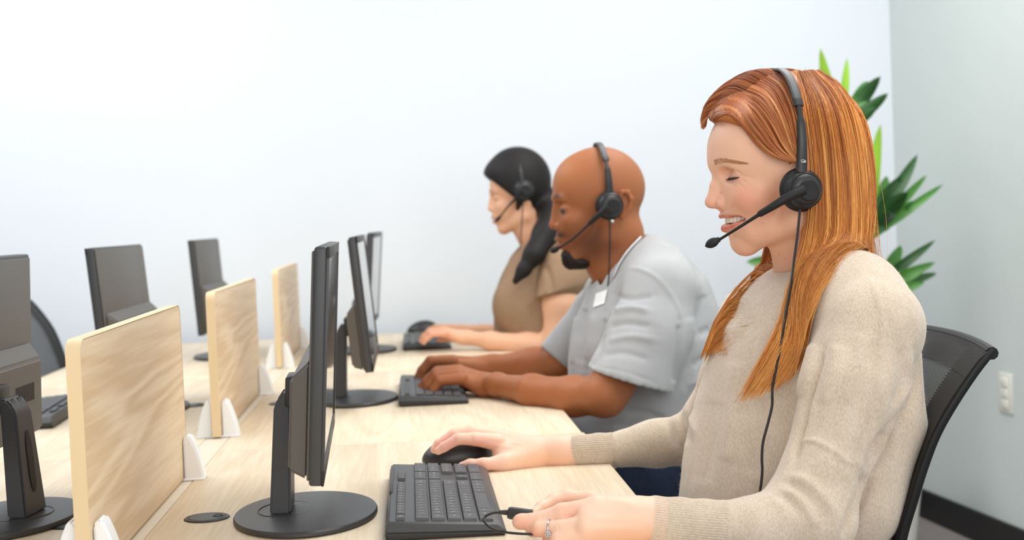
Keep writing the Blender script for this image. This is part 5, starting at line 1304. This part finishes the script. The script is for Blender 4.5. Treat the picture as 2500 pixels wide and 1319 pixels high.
headset(H3, 'black headset worn over the black hair of the far woman', (-14, 0, 94), band3,
        [(at(1274, 466, 4.08), .007), (at(1258, 486, 4.09), .0045), (at(1240, 505, 4.10), .0026), (at(1222, 528, 4.12), .0022)], (at(1224, 526, 4.12), at(1209, 542, 4.13), .0055),
        [at(1277, 490, 4.09), at(1275, 530, 4.10), at(1272, 575, 4.08), at(1272, 600, 4.05)], math.radians(5), r=.031, wband=.012)

# ------------------------------------------------------------------ corner plant
PX, PY_ = 1.42, 4.38
plant = thing('potted_dracaena', 'tall leafy green dracaena in the corner behind the red-haired woman', 'plant', (PX, PY_, 0))
M_pot = mat('pot_white', (232, 232, 228), .45); M_soil = mat('soil', (66, 48, 36), .95, bump=(80, .6, .004)); M_cane = mat('cane_bark', (138, 112, 82), .85, bump=(120, .5, .002))
bm = bmesh.new(); lathe(bm, [(0, 0), (.125, 0), (.165, .32), (.172, .325), (.172, .34), (.158, .34), (.152, .30), (0, .30)], 40); fin('pot', bm, M_pot, plant)
bm = bmesh.new(); lathe(bm, [(0, .298), (.152, .298), (.152, .302), (0, .312)], 30); fin('soil', bm, M_soil, plant)
M_lf = [mat('leaf_deep', (46, 92, 42), .42, .5, vary=(9, .25)), mat('leaf_green', (72, 132, 48), .42, .5, vary=(9, .25)), mat('leaf_bright', (150, 200, 52), .45, .5, vary=(7, .15))]
for m in M_lf:
    b = m.node_tree.nodes['Principled BSDF']; b.inputs['Subsurface Weight'].default_value = .0
def leaf(base, tip, w, mi, droop=.0, nrm=None):
    base = np.array(base); tip = np.array(tip); d = tip-base; L = np.linalg.norm(d); n = 12
    out = []; side = np.cross(d, [0.0, -1, .25] if nrm is None else nrm); side /= np.linalg.norm(side)
    upv = np.cross(side, d); upv /= np.linalg.norm(upv)
    if upv[2] < 0: upv = -upv
    V = []
    for i in range(n+1):
        t = i/n; p = base+d*t+upv*droop*L*math.sin(PI*t)*1.0; ww = w*(math.sin(PI*min(1, t*.96+.04))**.65)*(1-.15*t)*(1 if t < .999 else 0)+.0015*(1-t)
        for s, e in ((-1, 1), (-.5, .42), (0, 0), (.5, .42), (1, 1)): V.append(p+side*ww*s*.5+upv*ww*.22*e-np.array(plant.location))
    Fq = [(i*5+j, i*5+j+1, (i+1)*5+j+1, (i+1)*5+j) for i in range(n) for j in range(4)]
    Vt = [v+upv*.0012 for v in V]; m_ = len(V); Fq2 = [tuple(m_+k for k in f[::-1]) for f in Fq]
    o = mesh_obj('leaf', V+Vt, Fq+Fq2, M_lf[mi], plant, angle=None)
def P3(x, y, Y): return at(x, y, Y)
tops = [P3(2048, 300, 4.34), P3(2118, 590, 4.36), P3(2132, 730, 4.42), P3(1900, 640, 4.42)]
for k, tp in enumerate(tops):
    a = np.array([PX+(-.03, .03, .05, -.06)[k], PY_+(.02, -.03, .04, 0)[k], .30]); mid = (a+tp)/2+np.array([.03*(1 if k % 2 else -1), 0, 0])
    bm = bmesh.new(); tube(bm, catmull([a, mid, tp+np.array([0, 0, .02])], 8)-np.array(plant.location), .016, 10); fin('cane', bm, M_cane, plant)
LV_ = [  # base px, tip px, Y tip, width, colour, droop
 ((2050, 300, 4.34), (2003, 118, 4.30), .040, 2, .03), ((2052, 290, 4.34), (2068, 142, 4.34), .028, 2, .03), ((2056, 300, 4.34), (2150, 186, 4.30), .052, 0, .18), ((2060, 310, 4.34), (2168, 228, 4.25), .042, 0, .10), ((2056, 305, 4.34), (2120, 200, 4.45), .050, 1, .15),
 ((2058, 312, 4.34), (2140, 262, 4.28), .040, 0, .1), ((2045, 305, 4.34), (1965, 200, 4.40), .045, 1, .15), ((2045, 310, 4.34), (1930, 260, 4.36), .045, 0, .15), ((2050, 312, 4.34), (2100, 290, 4.15), .045, 0, .1),
 ((2118, 575, 4.36), (2150, 303, 4.34), .048, 2, .02), ((2112, 570, 4.36), (2106, 370, 4.42), .040, 2, .05), ((2120, 560, 4.36), (2240, 377, 4.36), .044, 0, .16), ((2122, 570, 4.36), (2262, 428, 4.42), .030, 1, .14), ((2125, 580, 4.36), (2303, 450, 4.32), .030, 1, .16),
 ((2122, 585, 4.36), (2230, 490, 4.26), .034, 1, .12), ((2118, 565, 4.36), (2200, 430, 4.30), .052, 0, .12), ((2120, 575, 4.36), (2215, 470, 4.20), .052, 0, .12), ((2115, 575, 4.36), (2180, 520, 4.15), .050, 0, .1), ((2110, 580, 4.36), (2165, 430, 4.50), .050, 1, .1),
 ((2112, 590, 4.36), (2172, 560, 4.18), .046, 0, .1), ((2112, 585, 4.36), (2040, 440, 4.36), .046, 1, .15), ((2110, 590, 4.36), (1990, 520, 4.30), .046, 0, .15), ((2116, 570, 4.36), (2190, 480, 4.40), .05, 1, .1),
 ((2130, 700, 4.42), (2284, 586, 4.36), .034, 0, .22), ((2132, 715, 4.42), (2284, 640, 4.32), .046, 1, .22), ((2135, 725, 4.42), (2286, 668, 4.52), .030, 0, .16), ((2130, 735, 4.42), (2258, 690, 4.30), .052, 1, .18), ((2135, 745, 4.42), (2240, 745, 4.26), .050, 0, .25),
 ((2125, 730, 4.42), (2190, 770, 4.22), .046, 0, .25), ((2125, 715, 4.42), (2200, 600, 4.50), .046, 1, .15), ((2125, 730, 4.42), (2030, 660, 4.40), .046, 0, .2), ((2125, 735, 4.42), (2010, 740, 4.36), .046, 1, .2),
 ((1900, 650, 4.42), (1822, 640, 4.40), .045, 1, .15), ((1900, 655, 4.42), (1815, 700, 4.36), .045, 0, .2), ((1900, 645, 4.42), (1850, 560, 4.45), .045, 1, .1), ((1905, 650, 4.42), (1960, 560, 4.42), .045, 1, .1), ((1905, 655, 4.42), (1990, 640, 4.42), .045, 0, .2), ((1900, 660, 4.42), (1900, 720, 4.20), .045, 0, .3)]
for bs, tp, w_, mi, dr_ in LV_: leaf(at(*bs), at(*tp), w_, mi, dr_)
